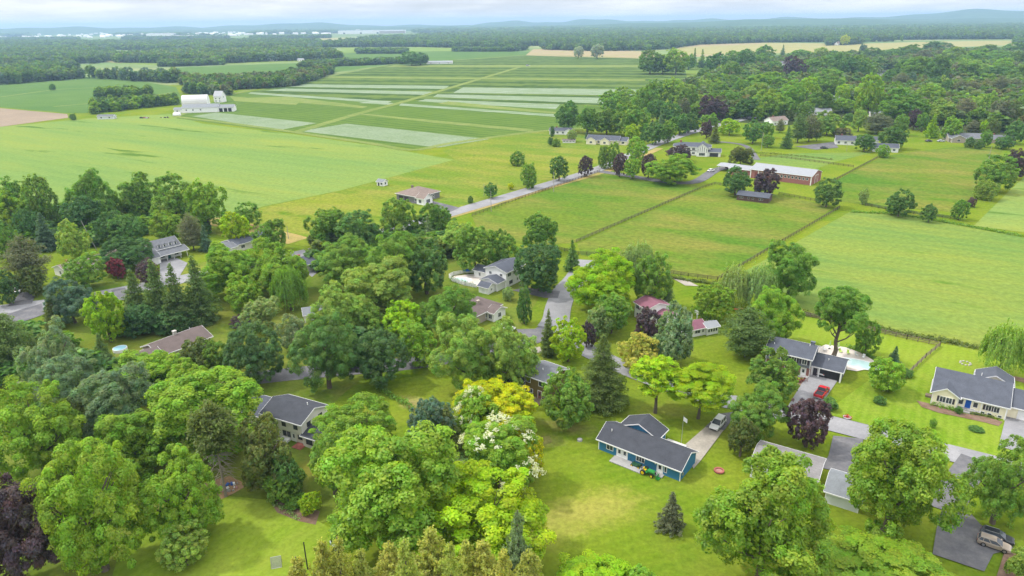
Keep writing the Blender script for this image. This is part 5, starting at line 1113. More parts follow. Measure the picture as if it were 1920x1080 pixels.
c_ = H.block(-6.2, -2.2, 6.55, 8.2, 2.6, 2.0, S_WHITE, R_GREY); c_.garage('f', 3.6, 4.6).window('l', 4, 1.5)
# tan low house left and grey low house behind the lime trees
p1, p2 = G(110, 498, 4.0), G(183, 478, 4.0); aa = math.degrees(math.atan2(p2[1] - p1[1], p2[0] - p1[0]))
H = House('bungalow', 'low bungalow with pinkish tan roof near the leaning pole', 'house', (110, 498), aa, z=4.0)
b = H.block(0, -4, 19, 8, 2.7, 1.4, S_BEIGE, R_TAN); [b.window('f', x, 1.5, 1.5, 1.1) for x in (3, 8, 13, 17)]; b.window('l', 4, 1.5); b.chimney(3.5, 5.2, .9, .7, .6)
p1, p2 = G(428, 451, 3.9), G(474, 438, 3.9); aa = math.degrees(math.atan2(p2[1] - p1[1], p2[0] - p1[0]))
H = House('bungalow', 'low house with slate grey roof behind the two large lime trees', 'house', (428, 451), aa, z=3.9)
b = H.block(0, -4, 15, 8, 2.7, 1.3, S_BEIGE, R_SLATE); [b.window('f', x, 1.5, 1.5, 1.1) for x in (3, 8, 12)]
b = H.block(-5, -5, 4.9, 8.5, 2.6, 1.1, S_BEIGE, R_GREY); b.garage('f', 2.5, 3.6)
# tan roofed new house in the meadow
H = House('hip_roof_house', 'house with hipped tan roof and black garage doors in the meadow', 'house', (744, 374), -37)
S_DK = siding('dark_grey_siding', (.16, .16, .17)); b = H.block(0, 0, 14.2, 14.5, 3.0, 2.9, S_DK, R_TAN, hip=True); b.chimney(1.8, 9.0, .8, .8, -.6, R_TAN)
b.window('l', 3, 1.5, 1.4, 1.5).window('l', 7, 1.5, 1.4, 1.5).window('l', 11, 1.5, 1.4, 1.5).garage('f', 3, 2.6, 2.2, SHUT).garage('f', 6.6, 2.6, 2.2, SHUT).window('f', 12.5, 1.5, 1.2, 1.5); b.window('r', 10, 1.5, 1.2, 1.5)
b = H.block(14.3, -1.2, 4.6, 5.6, 3.2, 1.8, S_WHITE, R_TAN, og=.5); b.window('r', 2.8, 1.6, 2.4, 1.6, bars=2).window('f', 2.2, 1.6, 1.6, 1.4)
H = House('garden_shed', 'small white garden shed alone at the edge of the left field', 'shed', (707, 348), -30)
b = H.block(0, 0, 4.2, 3.4, 2.2, 1.0, S_WHITE, R_LIGHT); b.door('f', 1.2, .9, 1.9, SHUT).window('f', 3.0, 1.3, .7, .9, frame=SHUT).window('r', 1.7, 1.3, .7, .9, frame=SHUT)
# long red barn with its annexes
H = House('barn', 'long red barn with white pillars and white metal roof', 'barn', (1406, 333), -40)
b = H.block(0, 0, 31, 15.5, 4.4, 2.1, S_RED, R_METAL, oh=.3, og=.3)
for k in range(14): b.window('f', 5.5 + 1.8 * k, 2.9, .95, 1.1, bars=0, name='stable_window')
for x in (.15, 4.2, 30.8): MB(b.M).box(x - .22, x + .22, -.1, 0, 0, 4.1).build('pilaster', M_WHITE, H.root)
MB(b.M).box(2.3, 4.0, -.06, 0, 0, 3.2).build('barn_door', mat('dark_red_boards', (.16, .05, .045), .8, .1, 1), H.root)
MB(b.face('r')).box(5.6, 9.8, -.08, 0, 0, 4.0).build('barn_door', S_RED, H.root); MB(b.face('r')).box(5.3, 5.6, -.1, 0, 0, 4.2).box(9.8, 10.1, -.1, 0, 0, 4.2).box(5.6, 9.8, -.1, 0, 4.0, 4.2).box(7.6, 7.8, -.1, -.08, 0, 4.0).build('door_frame', M_WHITE, H.root)
b = H.block(-12.5, 1.5, 12.4, 11, 3.4, 1.2, S_RED, R_METAL, oh=.3); MB(b.M).box(.0, .4, -.1, 0, 0, 3.2).build('pilaster', M_WHITE, H.root)
H = House('open_shed', 'open sided shed with white roof at the left end of the red barn', 'shed', (1340, 322), -40)
b = H.block(0, 3.5, 8.4, 9, 2.9, .7, S_WHITE, R_METAL, walls=False); H.posts([(.3, 3.7), (8.1, 3.7), (.3, 12.2), (8.1, 12.2)], 2.9); MB(b.M).box(.1, 8.3, 8.8, 9, 0, 2.9).build('back_wall', S_BROWN, H.root)
H = House('stable', 'low dark brown stable with slate roof in the paddock', 'stable', (1381, 375), -32)
b = H.block(0, 0, 14, 7.6, 2.5, 1.2, S_BROWN, R_SLATE, notrim=True); [b.window('f', x, 1.5, .7, .8, bars=0, frame=S_TAN) for x in (1.4, 2.4, 5.2, 7.2, 10.2, 11.2)]; b.door('f', 6.2, .9, 2, S_BROWN, glass=False, frame=False); b.vent(3.6, 4, 3.6).vent(10.4, 4, 3.6)
# houses along the main road
H = House('half_timbered_house', 'long white and black half timbered house with slate roof', 'house', (1262, 290), -16)
b = H.block(0, 0, 22, 9.5, 5.2, 2.0, S_WHITE, R_SLATE, hip=True)
for u in (3, 6, 9, 12): b.window('f', u, 3.9, 1.7, 1.2, bars=2).window('f', u, 1.4, 1.7, 1.2, bars=2)
MB(b.face('f')).box(1, 14, -.05, 0, 2.6, 3.0).build('timber_band', SHUT, H.root); b.chimney(4, 5, 1, 1, 1.0)
w = H.block(20.5, -3.0, 12, 6.5, 5.0, 2.4, S_WHITE, R_SLATE, rot=90); [MB(w.face('l')).box(x, x + .3, -.05, 0, 2.4, 6.2 - abs(x - 3.1) * .6).build('timber', SHUT, H.root) for x in (.6, 1.8, 3.0, 4.2, 5.5)]; w.window('l', 3.2, 1.4, 3.4, 1.6, bars=3)
g2 = H.block(20.6, -2.0, 7.5, 7.0, 2.8, 1.6, S_WHITE, R_SLATE); g2.garage('f', 3.6, 5.0, 2.2, SHUT)
def simple(name, label, A, ang, L, W, h, rise, wall, roof, wings=(), nw=4, cat='house', hip=False, chim=True, group=None):
    H = House(name, label, cat, A, ang, group=group); b = H.block(0, 0, L, W, h, rise, wall, roof, hip=hip)
    for k in range(nw):
        b.window('f', L * (k + .5) / nw, 1.5, 1.3, 1.2)
        if h > 4: b.window('f', L * (k + .5) / nw, 4.0, 1.3, 1.2)
    b.window('r', W / 2, h - 1.2); b.window('l', W / 2, h - 1.2)
    if chim: b.chimney(L * .3, W * .55, .9, .8, .8)
    for (x, y, L2, W2, h2, r2, rot) in wings:
        q = H.block(x, y, L2, W2, h2, r2, wall, roof, rot=rot); q.window('l' if rot else 'f', W2 / 2 if rot else L2 / 2, 1.5, 1.6, 1.2)
    return H
simple('ranch_house', 'cream ranch house with slate roof and several gables by the driveway fork', (1100, 269), -22, 22, 9, 2.9, 2.4, S_CREAM, R_SLATE, [(7.0, -3, 8, 6.5, 2.9, 1.9, 90), (16, -2.5, 8, 6, 2.9, 1.8, 90), (22.2, 1, 5, 8, 2.6, 2.0, 0)], chim=False)
simple('cottage', 'small white house with grey roof at the nursery corner', (1030, 252), -12, 16, 8, 2.7, 1.7, S_WHITE, R_SLATE, [(17.5, -1.5, 8, 6, 2.7, 1.6, 90)])
simple('pool_house', 'low long shed with brown roof in front of the small white house', (1055, 268), -8, 8.5, 2.6, 1.7, .7, S_WHITE, R_BROWN, cat='shed', chim=False)
simple('bungalow', 'white farm bungalow with slate roof between two dark trees', (1566, 271), -20, 12, 10, 2.9, 2.3, S_WHITE, R_SLATE, [(12.1, 6, 14, 8, 2.8, 1.8, 0)], nw=3)
simple('cottage', 'white cottage with slate roof behind the green bush', (1636, 284), -22, 14, 7, 2.8, 1.9, S_WHITE, R_SLATE, nw=3, chim=False)
simple('ranch_house', 'grey brown house with solar panels on the roof at the right', (1778, 266), -14, 22, 11, 2.8, 2.3, S_TAN, R_GREY, [(9, -3, 9, 8, 2.8, 2.0, 90)], nw=5)
simple('ranch_house', 'grey roofed long house at the far right behind dark bushes', (1850, 268), -14, 16, 9, 2.6, 2.0, S_TAN, R_GREY, nw=4)
simple('mansion', 'white mansion with tall columns beside the huge purple beech', (1452, 128), -10, 30, 12, 7.5, 3.0, S_WHITE, R_GREY, [(21, -4, 8, 10, 7.5, 2.8, 90)], nw=6)
simple('farmhouse', 'white house with steep roof in the wood on the far right', (1657, 127), -15, 18, 10, 6, 4.0, S_WHITE, R_SLATE, [(16, -4, 8, 9, 5.5, 4.0, 90)], nw=3)
simple('farmhouse', 'white house with dark roof below the steep roofed house', (1637, 143), -15, 16, 9, 4.5, 2.5, S_WHITE, R_CHAR, nw=3)
simple('bungalow', 'white roofed bungalow in the wood right of the main road', (1512, 216), -10, 20, 11, 3.2, 2.2, S_WHITE, R_METAL, nw=4)
simple('bungalow', 'pale pinkish house behind the tall pines', (1448, 236), 25, 16, 9, 3.5, 2.5, S_WHITE, R_TAN, nw=3)
simple('bungalow', 'small white house hidden in the trees near the lime tree', (1563, 190), -10, 9, 7, 3.2, 1.8, S_WHITE, R_METAL, nw=2)
simple('bungalow', 'house with pale roof just behind the brown pines on the right', (1632, 219), -6, 16, 8, 3.0, 1.8, S_BEIGE, R_METAL, nw=3)
simple('farmhouse', 'lone white house beside the golden tree in the far field', (1563, 85), -10, 16, 12, 6, 4.5, S_WHITE, R_TAN, [(10, -6, 9, 9, 5, 4, 90)], nw=3)
simple('bungalow', 'grey house half hidden under the two large lime trees', (425, 538), 50, 15, 8, 2.7, 1.6, S_WHITE, R_GREY, nw=3)
simple('bungalow', 'slate roofed house hidden behind the trees at the road', (560, 515), 45, 10, 8, 2.7, 1.6, S_BEIGE, R_SLATE, nw=2)
simple('bungalow', 'white shed roof glimpsed between centre trees near the weeping tree', (572, 606), 20, 6, 4.5, 2.5, 1.2, S_WHITE, R_LIGHT, nw=1, chim=False)
# white farm
H = House('farm_building', 'large white farm hall with open bays at the nursery edge', 'farm building', (342, 212), 8)
b = H.block(0, 0, 33, 14, 4.6, 2.6, S_WHITE, R_LIGHT); [b.window('f', x, 2.6, 1.2, 1.2) for x in (4, 10, 17)]; b.window('l', 6, 3.4, 1.6, 1.2)
b = H.block(33.1, 1.0, 14, 11, 4.2, 2.0, S_WHITE, R_LIGHT); [b.garage('f', x, 3.2, 3.4, opened=True) for x in (2.2, 6.4, 10.4)]
b = H.block(-8, 2, 7.9, 8, 3.2, 1.4, S_WHITE, R_LIGHT); b.window('f', 3, 1.6)
H = House('hoop_barn', 'white arched hoop barn behind the large farm hall', 'farm building', (336, 206), 12)
prof = [(7.5 - 7.5 * math.cos(t * math.pi / 14), 1.5 + 10.5 * math.sin(t * math.pi / 14) ** .75) for t in range(15)]
prof = [(0, 0)] + prof + [(15, 0)]; MB(Matrix.Translation((0, 14, 0))).prism(prof, 0, 24).build('shell', mat('white_fabric', (.56, .55, .54), .6, .06, .1), H.root)
MB(Matrix.Translation((0, 14, 0))).box(-.1, 0, 5, 10, 0, 4.5).build('barn_door', M_DARK, H.root); MB(Matrix.Translation((0, 14, 0))).prism([(y * 1.0, z) for y, z in prof], 24.0, 24.3).build('end_wall', S_WHITE, H.root)
simple('farm_house', 'small white house with steep roof at the right end of the farm', (402, 192), -10, 9, 9, 6.5, 5, S_WHITE, R_METAL, nw=2, cat='farm building', chim=False)
H = House('storage_tank', 'white round tank in front of the farm hall', 'tank', (326, 217), 0)
MB().tube((0, 0, .8), (6, 0, .8), 2.0, n=20).tube((-.6, 0, .8), (0, 0, .8), .8, 2.0, n=20).tube((6, 0, .8), (6.6, 0, .8), 2.0, .8, n=20).build('shell', M_WHITE, H.root); MB().box(.8, 1.2, -1.6, 1.6, -.02, .6).box(4.8, 5.2, -1.6, 1.6, -.02, .6).build('cradle', M_METAL, H.root)
simple('shed', 'low grey shed at the left corner of the lush field', (183, 224), 4, 14, 6, 2.6, 1.2, S_PALE, R_GREY, nw=2, cat='shed', chim=False)
# far buildings
for A, L, W, h, lab, wl, nm in (((800, 120), 52, 9, 3.5, 'long white nursery shed beyond the dark clump of trees', S_WHITE, 'nursery_shed'), ((504, 115), 16, 10, 7, 'white barn at the edge of the long dark wood', S_WHITE, 'barn'), ((558, 115), 13, 8, 4, 'small white shed right of the white barn at the wood', S_WHITE, 'shed'),
        ((76, 94), 26, 12, 6, 'white roofed barn in the wood on the far left', S_WHITE, 'barn'), ((1178, 92), 12, 9, 4, 'tiny pale house before the distant wood', S_WHITE, 'house')):
    p = G(*A); simple(nm, lab, A, 0, L, W, h, 2.0, wl, R_METAL, nw=3, cat='building', chim=False)
for A, L, W, h, lab in (((634, 64), 520, 160, 22, 'wide white warehouse near the horizon left of the centre'), ((978, 59), 330, 120, 14, 'pale industrial hall near the horizon in the middle'), ((1168, 51), 340, 100, 16, 'white hall near the horizon right of the middle'),
        ((1558, 49), 150, 70, 26, 'white hall behind the distant wood on the right, left one'), ((1608, 49), 110, 60, 16, 'white hall behind the distant wood on the right, second one'), ((1642, 48), 70, 50, 45, 'tall white tower hall behind the distant wood'), ((1654, 49), 130, 60, 18, 'white hall right of the tall tower hall'),
        ((1815, 36), 420, 120, 16, 'pale long hall near the horizon on the far right'), ((1848, 35), 500, 120, 18, 'longer pale hall near the horizon on the far right'), ((275, 71), 170, 90, 26, 'white block building in the distant town'), ((314, 72), 140, 80, 16, 'low white hall right of the white town block')):
    H = House('warehouse', lab, 'warehouse', A, random.Random(L).uniform(-12, 5)); b = H.block(0, 0, L, W, h, 3, S_WHITE, R_METAL, oh=.2)
    for k in range(4): MB(b.M).box(L * (k + .3) / 4, L * (k + .42) / 4, -.4, 0, 0, h * .45).build('loading_bay', M_GLASS, H.root)
    if L > 500: H.block(L * .62, -6, L * .38, W * .5, h * .8, 2, S_TAN, R_METAL, oh=.2)
# the distant town: far too many roofs to count
rng = random.Random(4); m = MB()
for _ in range(360):
    px = rng.uniform(-60, 620) if rng.random() < .75 else rng.uniform(620, 1250); py = PX((0, 600000, 0))[1] - .0125 * (px - 960) + rng.uniform(10, 21) * (1 if px < 620 else .7)
    p = G(px, py); s = rng.uniform(12, 45); h = rng.uniform(6, 14); m.box(p[0], p[0] + s, p[1], p[1] + s * .6, 0, h); m.prism([(p[1] - .5, h), (p[1] + s * .6 + .5, h), (p[1] + s * .3, h + 4)], p[0] - .5, p[0] + s + .5)
tag(m.build('distant_town', mat('town_white', (.78, .76, .74), .8, .2, .01)), 'pale roofs of the distant town scattered near the horizon', 'town', kind='stuff')
# ------------------------------------------------------------------ vehicles
def paint(name, c): return mat('paint_' + name, c, 0.28, 0.02, 1, spec=0.5)
M_TYRE = mat('tyre_rubber', (.02, .02, .02), .85, .2, 3); M_RIM = mat('wheel_rim', (.35, .35, .36), .35, .05, 3, metal=.7)
M_LAMPW = mat('lamp_lens', (.75, .75, .72), .2, .03, 3); M_LAMPR = mat('tail_lens', (.35, .02, .02), .3, .03, 3)
def wheel(root, x, y, r, w, rim=None, name='wheel'):
    o = MB().tube((x, y - w / 2, r), (x, y + w / 2, r), r, n=18).build(name, M_TYRE, root); sg = 1 if y > 0 else -1
    MB().tube((x, y + sg * w / 2, r), (x, y + sg * (w / 2 + .03), r), r * .62, n=14).build('rim', rim or M_RIM, o); return o
def car(name, label, cat, A, ang, kind, pc, L=4.8, W=1.9, H=1.72, bars=False):
    p = G(*A); root = tag(empty(name, (p[0], p[1], .155), math.radians(ang)), label, cat); hw = W / 2
    def ring(x, z0, z1, w): return [(x, -w, z0), (x, w, z0), (x, w, z1 - .12), (x, w - .1, z1), (x, -w + .1, z1), (x, -w, z1 - .12)]
    bt = .98 if kind != 'sedan' else .88
    body = MB()
    hood = bt * .97
    body.loft([ring(-L / 2, .42, bt * .9, hw - .12), ring(-L / 2 + .12, .3, bt, hw - .02), ring(-L * .2, .28, bt, hw), ring(L * .2, .28, bt, hw), ring(L / 2 - .35, .28, hood * .9, hw - .04), ring(L / 2 - .08, .34, hood * .8, hw - .14), ring(L / 2, .42, hood * .7, hw - .24)])
    if kind == 'suv': cab = (-L / 2 + .08, -L / 2 + .38, L * .04, L * .23)
    elif kind == 'sedan': cab = (-L * .36, -L * .2, L * .05, L * .22)
    else: cab = (-L * .07, -L * .04, L * .10, L * .25)
    def fr(x, z, w): return (x, w, z)
    tw = hw - .22; bw = hw - .06; zt = H - .06
    gl = MB().add([(cab[0], -bw, bt), (cab[3], -bw, bt), (cab[3], bw, bt), (cab[0], bw, bt), (cab[1], -tw, zt), (cab[2], -tw, zt), (cab[2], tw, zt), (cab[1], tw, zt)], [[0, 1, 5, 4], [1, 2, 6, 5], [2, 3, 7, 6], [3, 0, 4, 7], [4, 5, 6, 7], [3, 2, 1, 0]])
    gl.build('window', M_GLASS, root)
    body.loft([[(cab[1] - .05, -tw - .03, zt - .02), (cab[1] - .05, tw + .03, zt - .02), (cab[1], tw, H), (cab[1], -tw, H)], [(cab[2] + .05, -tw - .03, zt - .02), (cab[2] + .05, tw + .03, zt - .02), (cab[2], tw, H), (cab[2], -tw, H)]])
    for sg in (-1, 1):                                  # pillars
        for (xb, xt) in ((cab[0], cab[1]), (cab[3], cab[2])) + (((cab[0] * .45 + cab[3] * .55, cab[1] * .5 + cab[2] * .5),) if kind != 'pickup' else ()) + (((cab[0] * .78 + cab[3] * .22, cab[1] * .8 + cab[2] * .2),) if kind == 'suv' else ()):
            body.tube((xb, sg * (bw - .01), bt - .03), (xt, sg * (tw + .0), zt), .055, n=5)
    body.build('body', pc, root, bevel=.03)
    MB().box(-L / 2 - .02, -L / 2 + .2, -hw + .14, hw - .14, .3, .5).box(L / 2 - .16, L / 2 + .03, -hw + .26, hw - .26, .32, .52).build('bumper', M_DARK if kind != 'pickup' else M_METAL, root)
    for sg in (-1, 1):
        wheel(root, L * .31, sg * (hw - .10), .36, .24); wheel(root, -L * .30, sg * (hw - .10), .36, .24)
        MB().box(L / 2 - .22, L / 2 - .04, sg * (hw - .38) - .16, sg * (hw - .38) + .16, .58, .72).build('headlight', M_LAMPW, root)
        MB().box(-L / 2 - .015, -L / 2 + .1, sg * (hw - .24) - .1, sg * (hw - .24) + .1, .66, .9).build('tail_light', M_LAMPR, root)
        MB().box(cab[3] - .28, cab[3] - .12, sg * (hw + .07) - .1, sg * (hw + .07) + .1, bt + .02, bt + .16).build('wing_mirror', pc, root)
    if kind == 'pickup':
        MB().box(-L / 2 + .12, -L * .10, -hw + .14, hw - .14, bt + .004, bt + .012).build('truck_bed', M_DARK, root)
        MB().box(-L / 2 + .02, -L * .09, hw - .16, hw - .02, bt - .05, bt + .13).box(-L / 2 + .02, -L * .09, -hw + .02, -hw + .16, bt - .05, bt + .13).box(-L / 2, -L / 2 + .1, -hw + .16, hw - .16, bt - .05, bt + .13).build('bed_side', pc, root)
    if kind == 'suv' or bars:
        for sg in (-1, 1): MB().tube((cab[1] + .1, sg * (tw - .06), H + .05), (cab[2] - .1, sg * (tw - .06), H + .05), .025).build('roof_rail', M_METAL, root)
    return root
car('parked_car', 'white car parked on the gravel driveway above the blue house', 'car', (1345, 800), -128, 'suv', paint('white', (.72, .72, .72)), 4.9, 1.95, 1.75)
car('pickup_truck', 'red pickup truck parked in front of the open garage', 'pickup', (1540, 740), 50, 'pickup', paint('red', (.42, .012, .02)), 5.8, 1.98, 1.82)
car('parked_car', 'tan car parked at the bottom right beside the black car', 'car', (1862, 1026), -36, 'suv', paint('tan', (.30, .25, .205)), 4.5, 1.8, 1.52)
car('parked_car', 'black car parked at the bottom right behind the tan car', 'car', (1868, 1013), -34, 'suv', paint('black', (.022, .024, .03)), 4.5, 1.8, 1.56)
car('parked_car', 'white car parked at the left edge of the picture', 'car', (36, 547), -70, 'sedan', paint('white', (.72, .72, .72)), 4.8, 1.9, 1.5)
car('parked_car', 'white and blue car before the black garage doors in the meadow', 'car', (802, 378), 40, 'suv', paint('white', (.72, .72, .72)), 4.8, 1.9, 1.6)
car('parked_car', 'white car on the barn driveway near the open shed', 'car', (1333, 322), 35, 'sedan', paint('white', (.72, .72, .72)), 4.8, 1.9, 1.5)
car('delivery_van', 'tiny white van on the grass track through the nursery', 'van', (990, 124), 20, 'suv', paint('white', (.72, .72, .72)), 7.5, 2.5, 3.0)
car('parked_car', 'white car standing in the open garage by the pool', 'car', (1541, 700), 56, 'sedan', paint('white', (.72, .72, .72)), 4.6, 1.85, 1.5)
car('parked_car', 'silver car before the grey brown house at the right', 'car', (1764, 266), -5, 'sedan', paint('silver', (.5, .52, .54)), 4.7, 1.9, 1.5)
car('parked_car', 'dark car on the driveway left of the silver car', 'car', (1741, 266), 8, 'sedan', paint('black', (.022, .024, .03)), 4.7, 1.9, 1.5)
car('parked_car', 'dark car beside the white farm bungalow driveway', 'car', (1545, 279), -10, 'sedan', paint('black', (.022, .024, .03)), 4.7, 1.9, 1.5)
car('parked_car', 'white car in the driveway by the brown roofed bungalow', 'car', (951, 618), -30, 'sedan', paint('white', (.72, .72, .72)), 4.7, 1.9, 1.5)
# green compact tractor with loader
TG, TY = paint('tractor_green', (.02, .20, .035)), paint('tractor_yellow', (.62, .42, .01))
p = G(1214, 889); tr = tag(empty('tractor', (p[0], p[1], .0), math.radians(-38)), 'small green and yellow tractor with front loader along the blue house wall', 'tractor')
MB().box(.0, 1.35, -.32, .32, .62, 1.12).build('hood', TG, tr, bevel=.06); MB().box(-1.0, .1, -.55, .55, .5, .68).box(-1.05, -.35, -.75, -.5, .7, .92).box(-1.05, -.35, .5, .75, .7, .92).build('chassis', TG, tr, bevel=.04)
MB().box(-.75, -.3, -.25, .25, .7, .85).box(-.85, -.72, -.25, .25, .8, 1.2).build('seat', TY, tr); m = MB()
for sg in (-1, 1): m.tube((-.95, sg * .5, .7), (-1.0, sg * .48, 2.1), .035)
m.tube((-1.0, -.48, 2.1), (-1.0, .48, 2.1), .035).build('roll_bar', M_DARK, tr); MB().tube((.05, 0, .9), (-.15, 0, 1.25), .025).tube((-.15, 0, 1.25), (-.17, 0, 1.28), .18).build('steering_wheel', M_DARK, tr)
for sg in (-1, 1):
    wheel(tr, -.65, sg * .68, .52, .34, TY); wheel(tr, 1.05, sg * .58, .34, .24, TY); m = MB().tube((.0, sg * .42, 1.0), (1.5, sg * .42, 1.0), .05).tube((1.5, sg * .42, 1.0), (2.0, sg * .42, .35), .05); m.build('loader_arm', TG, tr)
MB().prism([(-.7, .1), (-.7, .6), (-.66, .6), (-.66, .14), (.7, .14), (.7, .1)], 1.95, 2.5).box(1.95, 2.0, -.7, .7, .1, .65).build('bucket', TG, tr)
p = G(1192, 874); wl_ = tag(empty('mower_deck', (p[0], p[1], 0), math.radians(-38)), 'dark green mower beside the tractor on the patio', 'mower')
MB().box(-.8, .5, -.5, .5, .2, .5).box(.5, 1.0, -.3, .3, .25, .75).build('deck', mat('dark_green_paint', (.02, .07, .03), .5, .1, 2), wl_, bevel=.05); MB().tube((-.6, 0, .45), (-1.3, 0, 1.05), .03).tube((-1.3, -.3, 1.05), (-1.3, .3, 1.05), .03).build('handle', M_DARK, wl_); [wheel(wl_, x, s * .55, .25, .14, TY) for x in (-.6, .8) for s in (-1, 1)]
p = G(1244, 888); c = tag(empty('wheelbarrow', (p[0], p[1], 0), math.radians(-38)), 'grey wheelbarrow by the white back door of the blue house', 'wheelbarrow')
MB().loft([[(-.3, -.2, .35), (.3, -.2, .35), (.3, .2, .35), (-.3, .2, .35)], [(-.55, -.36, .68), (.5, -.36, .68), (.5, .36, .68), (-.55, .36, .68)]]).build('tray', M_METAL, c); m = MB(); [m.tube((.6, s * .1, .2), (-1.1, s * .3, .62), .025).tube((-.4, s * .22, .4), (-.45, s * .22, 0), .02) for s in (-1, 1)]; m.build('frame', M_DARK, c); wheel(c, .62, 0, .2, .1)
# ------------------------------------------------------------------ fences
def fence(label, pts, h=1.35, step=2.8, m=None, rails=(.45, .85, 1.25), name='rail_fence', r=.07, closed=False):
    W = [G(*p)[:2] for p in pts]; b = MB()
    for a, c in zip(W[:-1], W[1:]):
        d = np.hypot(*(c - a)); n = max(1, round(d / step)); ang = math.atan2(*(c - a)[::-1])
        for i in range(n + 1):
            q = a + (c - a) * i / n; b.box(q[0] - r, q[0] + r, q[1] - r, q[1] + r, 0, h)
        nn = np.array([-math.sin(ang), math.cos(ang)]) * .045
        for z in rails: b.add([(a[0] - nn[0], a[1] - nn[1], z - .07), (c[0] - nn[0], c[1] - nn[1], z - .07), (c[0] + nn[0], c[1] + nn[1], z - .07), (a[0] + nn[0], a[1] + nn[1], z - .07), (a[0] - nn[0], a[1] - nn[1], z + .07), (c[0] - nn[0], c[1] - nn[1], z + .07), (c[0] + nn[0], c[1] + nn[1], z + .07), (a[0] + nn[0], a[1] + nn[1], z + .07)], [[3, 2, 1, 0], [4, 5, 6, 7], [0, 1, 5, 4], [1, 2, 6, 5], [2, 3, 7, 6], [3, 0, 4, 7]])
    return tag(b.build(name, m or M_FENCE), label, 'fence')
M_FENCE = mat('dark_fence_wood', (.085, .065, .048), .95, .3, 2)
fence('dark rail fence between the two paddocks', [(1080, 455), (1312, 355)])
fence('dark rail fence along the left side of the bright hay field', [(1345, 526), (1574, 391)])
fence('dark rail fence at the bottom of the right paddock', [(1250, 512), (1290, 519), (1345, 526)])
fence('dark rail fence between the main road and the left paddock', [(885, 406), (985, 370), (1125, 322)])
fence('rail fence along the top of the bright hay field', [(1460, 365), (1530, 378), (1572, 383)])
fence('rail fence below the rough pasture with round trees standing in it', [(1622, 386), (1700, 400), (1795, 412)])
fence('rail fence from the barn corner to the white cottage', [(1556, 344), (1645, 297)])
fence('rail fence between the barn lawn and the upper lawn', [(1425, 293), (1475, 297), (1600, 314)])
fence('weathered back fence above the pool lawn', [(1500, 591), (1600, 614), (1700, 637), (1762, 650)], m=M_WOOD, h=1.5)
fence('weathered side fence of the pool lawn', [(1762, 650), (1735, 672), (1702, 704)], m=M_WOOD, h=1.5)
fence('paddock fence by the street end behind the dark spruce', [(1045, 468), (1085, 478), (1130, 480)])
fence('low fence round the paddock corner near the stable', [(1312, 355), (1340, 346), (1380, 352)])
HG = [hedge([(707, 727), (735, 745), (757, 757), (777, 772)], 1.6, 1.5, 'mid', 'uneven hedge between two lawns in the centre left'),
 hedge([(1500, 588), (1600, 606), (1700, 628), (1770, 640), (1840, 655)], 3.0, 1.0, 'olive', 'long grassy hedgerow along the lower edge of the hay field', leaf=.3, n_per_m=16),
 hedge([(1250, 520), (1300, 528), (1345, 534)], 2.0, 1.1, 'olive', 'scrubby hedge below the right paddock fence', leaf=.3),
 hedge([(1595, 398), (1700, 405), (1920, 444)], 2.5, .9, 'mid', 'grassy bank along the top of the bright hay field', leaf=.35, n_per_m=10),
 hedge([(1400, 286), (1460, 290), (1560, 300)], 1.6, 1.0, 'olive', 'thin hedge on the lawn above the red barn', leaf=.3, n_per_m=12),
 hedge([(1622, 384), (1700, 398), (1795, 410)], 1.8, 1.0, 'dark', 'dark scrub growing along the pasture fence', leaf=.3, n_per_m=12),
 hedge([(846, 527), (870, 532), (890, 538)], 1.8, 1.3, 'dark', 'dark hedge below the white pool fence'),
 hedge([(1590, 652), (1618, 662), (1642, 674)], 1.6, 1.0, 'dark', 'dark hedge behind the pool deck'),
 hedge([(1700, 704), (1680, 720), (1660, 738)], 1.8, 1.5, 'olive', 'olive hedge at the lower end of the pool side fence'),
 hedge([(1745, 760), (1775, 767), (1800, 774)], 1.2, .9, 'mid', 'low planting in the bed before the yellow house'),
 hedge([(1818, 776), (1850, 782), (1876, 789)], .9, .6, 'olive', 'low planting before the yellow house porch'),
 hedge([(1486, 716), (1498, 718), (1510, 714)], 1.5, 1.0, 'wine', 'reddish planting at the corner of the grey pool house'),
 hedge([(512, 946), (535, 958), (560, 974)], 1.2, .5, 'pale', 'pale flowers along the edge of the mulch bed')]
# ------------------------------------------------------------------ poles, lamps
M_POLE = mat('pole_wood', (.30, .28, .25), .9, .15, 2)
def pole(label, x, yb, yt, arm=True, m=None, lean=0.0, r=.14):
    b = G(x, yb); lo, hi = 1, 30
    for _ in range(30):
        k = (lo + hi) / 2; lo, hi = (k, hi) if PX((b[0], b[1], k))[1] > yt else (lo, k)
    root = tag(empty('utility_pole', (b[0], b[1], 0)), label, 'pole', 'poles along the roads'); MB().tube((0, 0, 0), (lean, 0, lo), r, r * .7).build('shaft', m or M_POLE, root)
    if arm: MB().box(lean - 1.1, lean + 1.1, -.06, .06, lo - .9, lo - .75).build('crossarm', M_WOOD, root); MB().tube((lean + .3, .1, lo - 2.2), (lean + .3, .1, lo - 1.5), .22).build('transformer', M_METAL, root)
pole('thin pole in front of the round dark roadside tree', 1038, 360, 322, False); pole('thin pole beside the small dark roadside tree', 921, 397, 358, False)
pole('thin pole on the verge left of the small roadside tree', 908, 368, 345, False); pole('grey pole with transformer above the red barn', 1427, 283, 248); pole('grey pole against the tall dark pines', 1494, 267, 240, False)
pole('pole at the far right behind the grey roofed long house', 1900, 256, 238); pole('white pole in the rough pasture at the right', 1854, 298, 272, False); pole('pole beside the main road below the large purple tree', 1394, 222, 206)
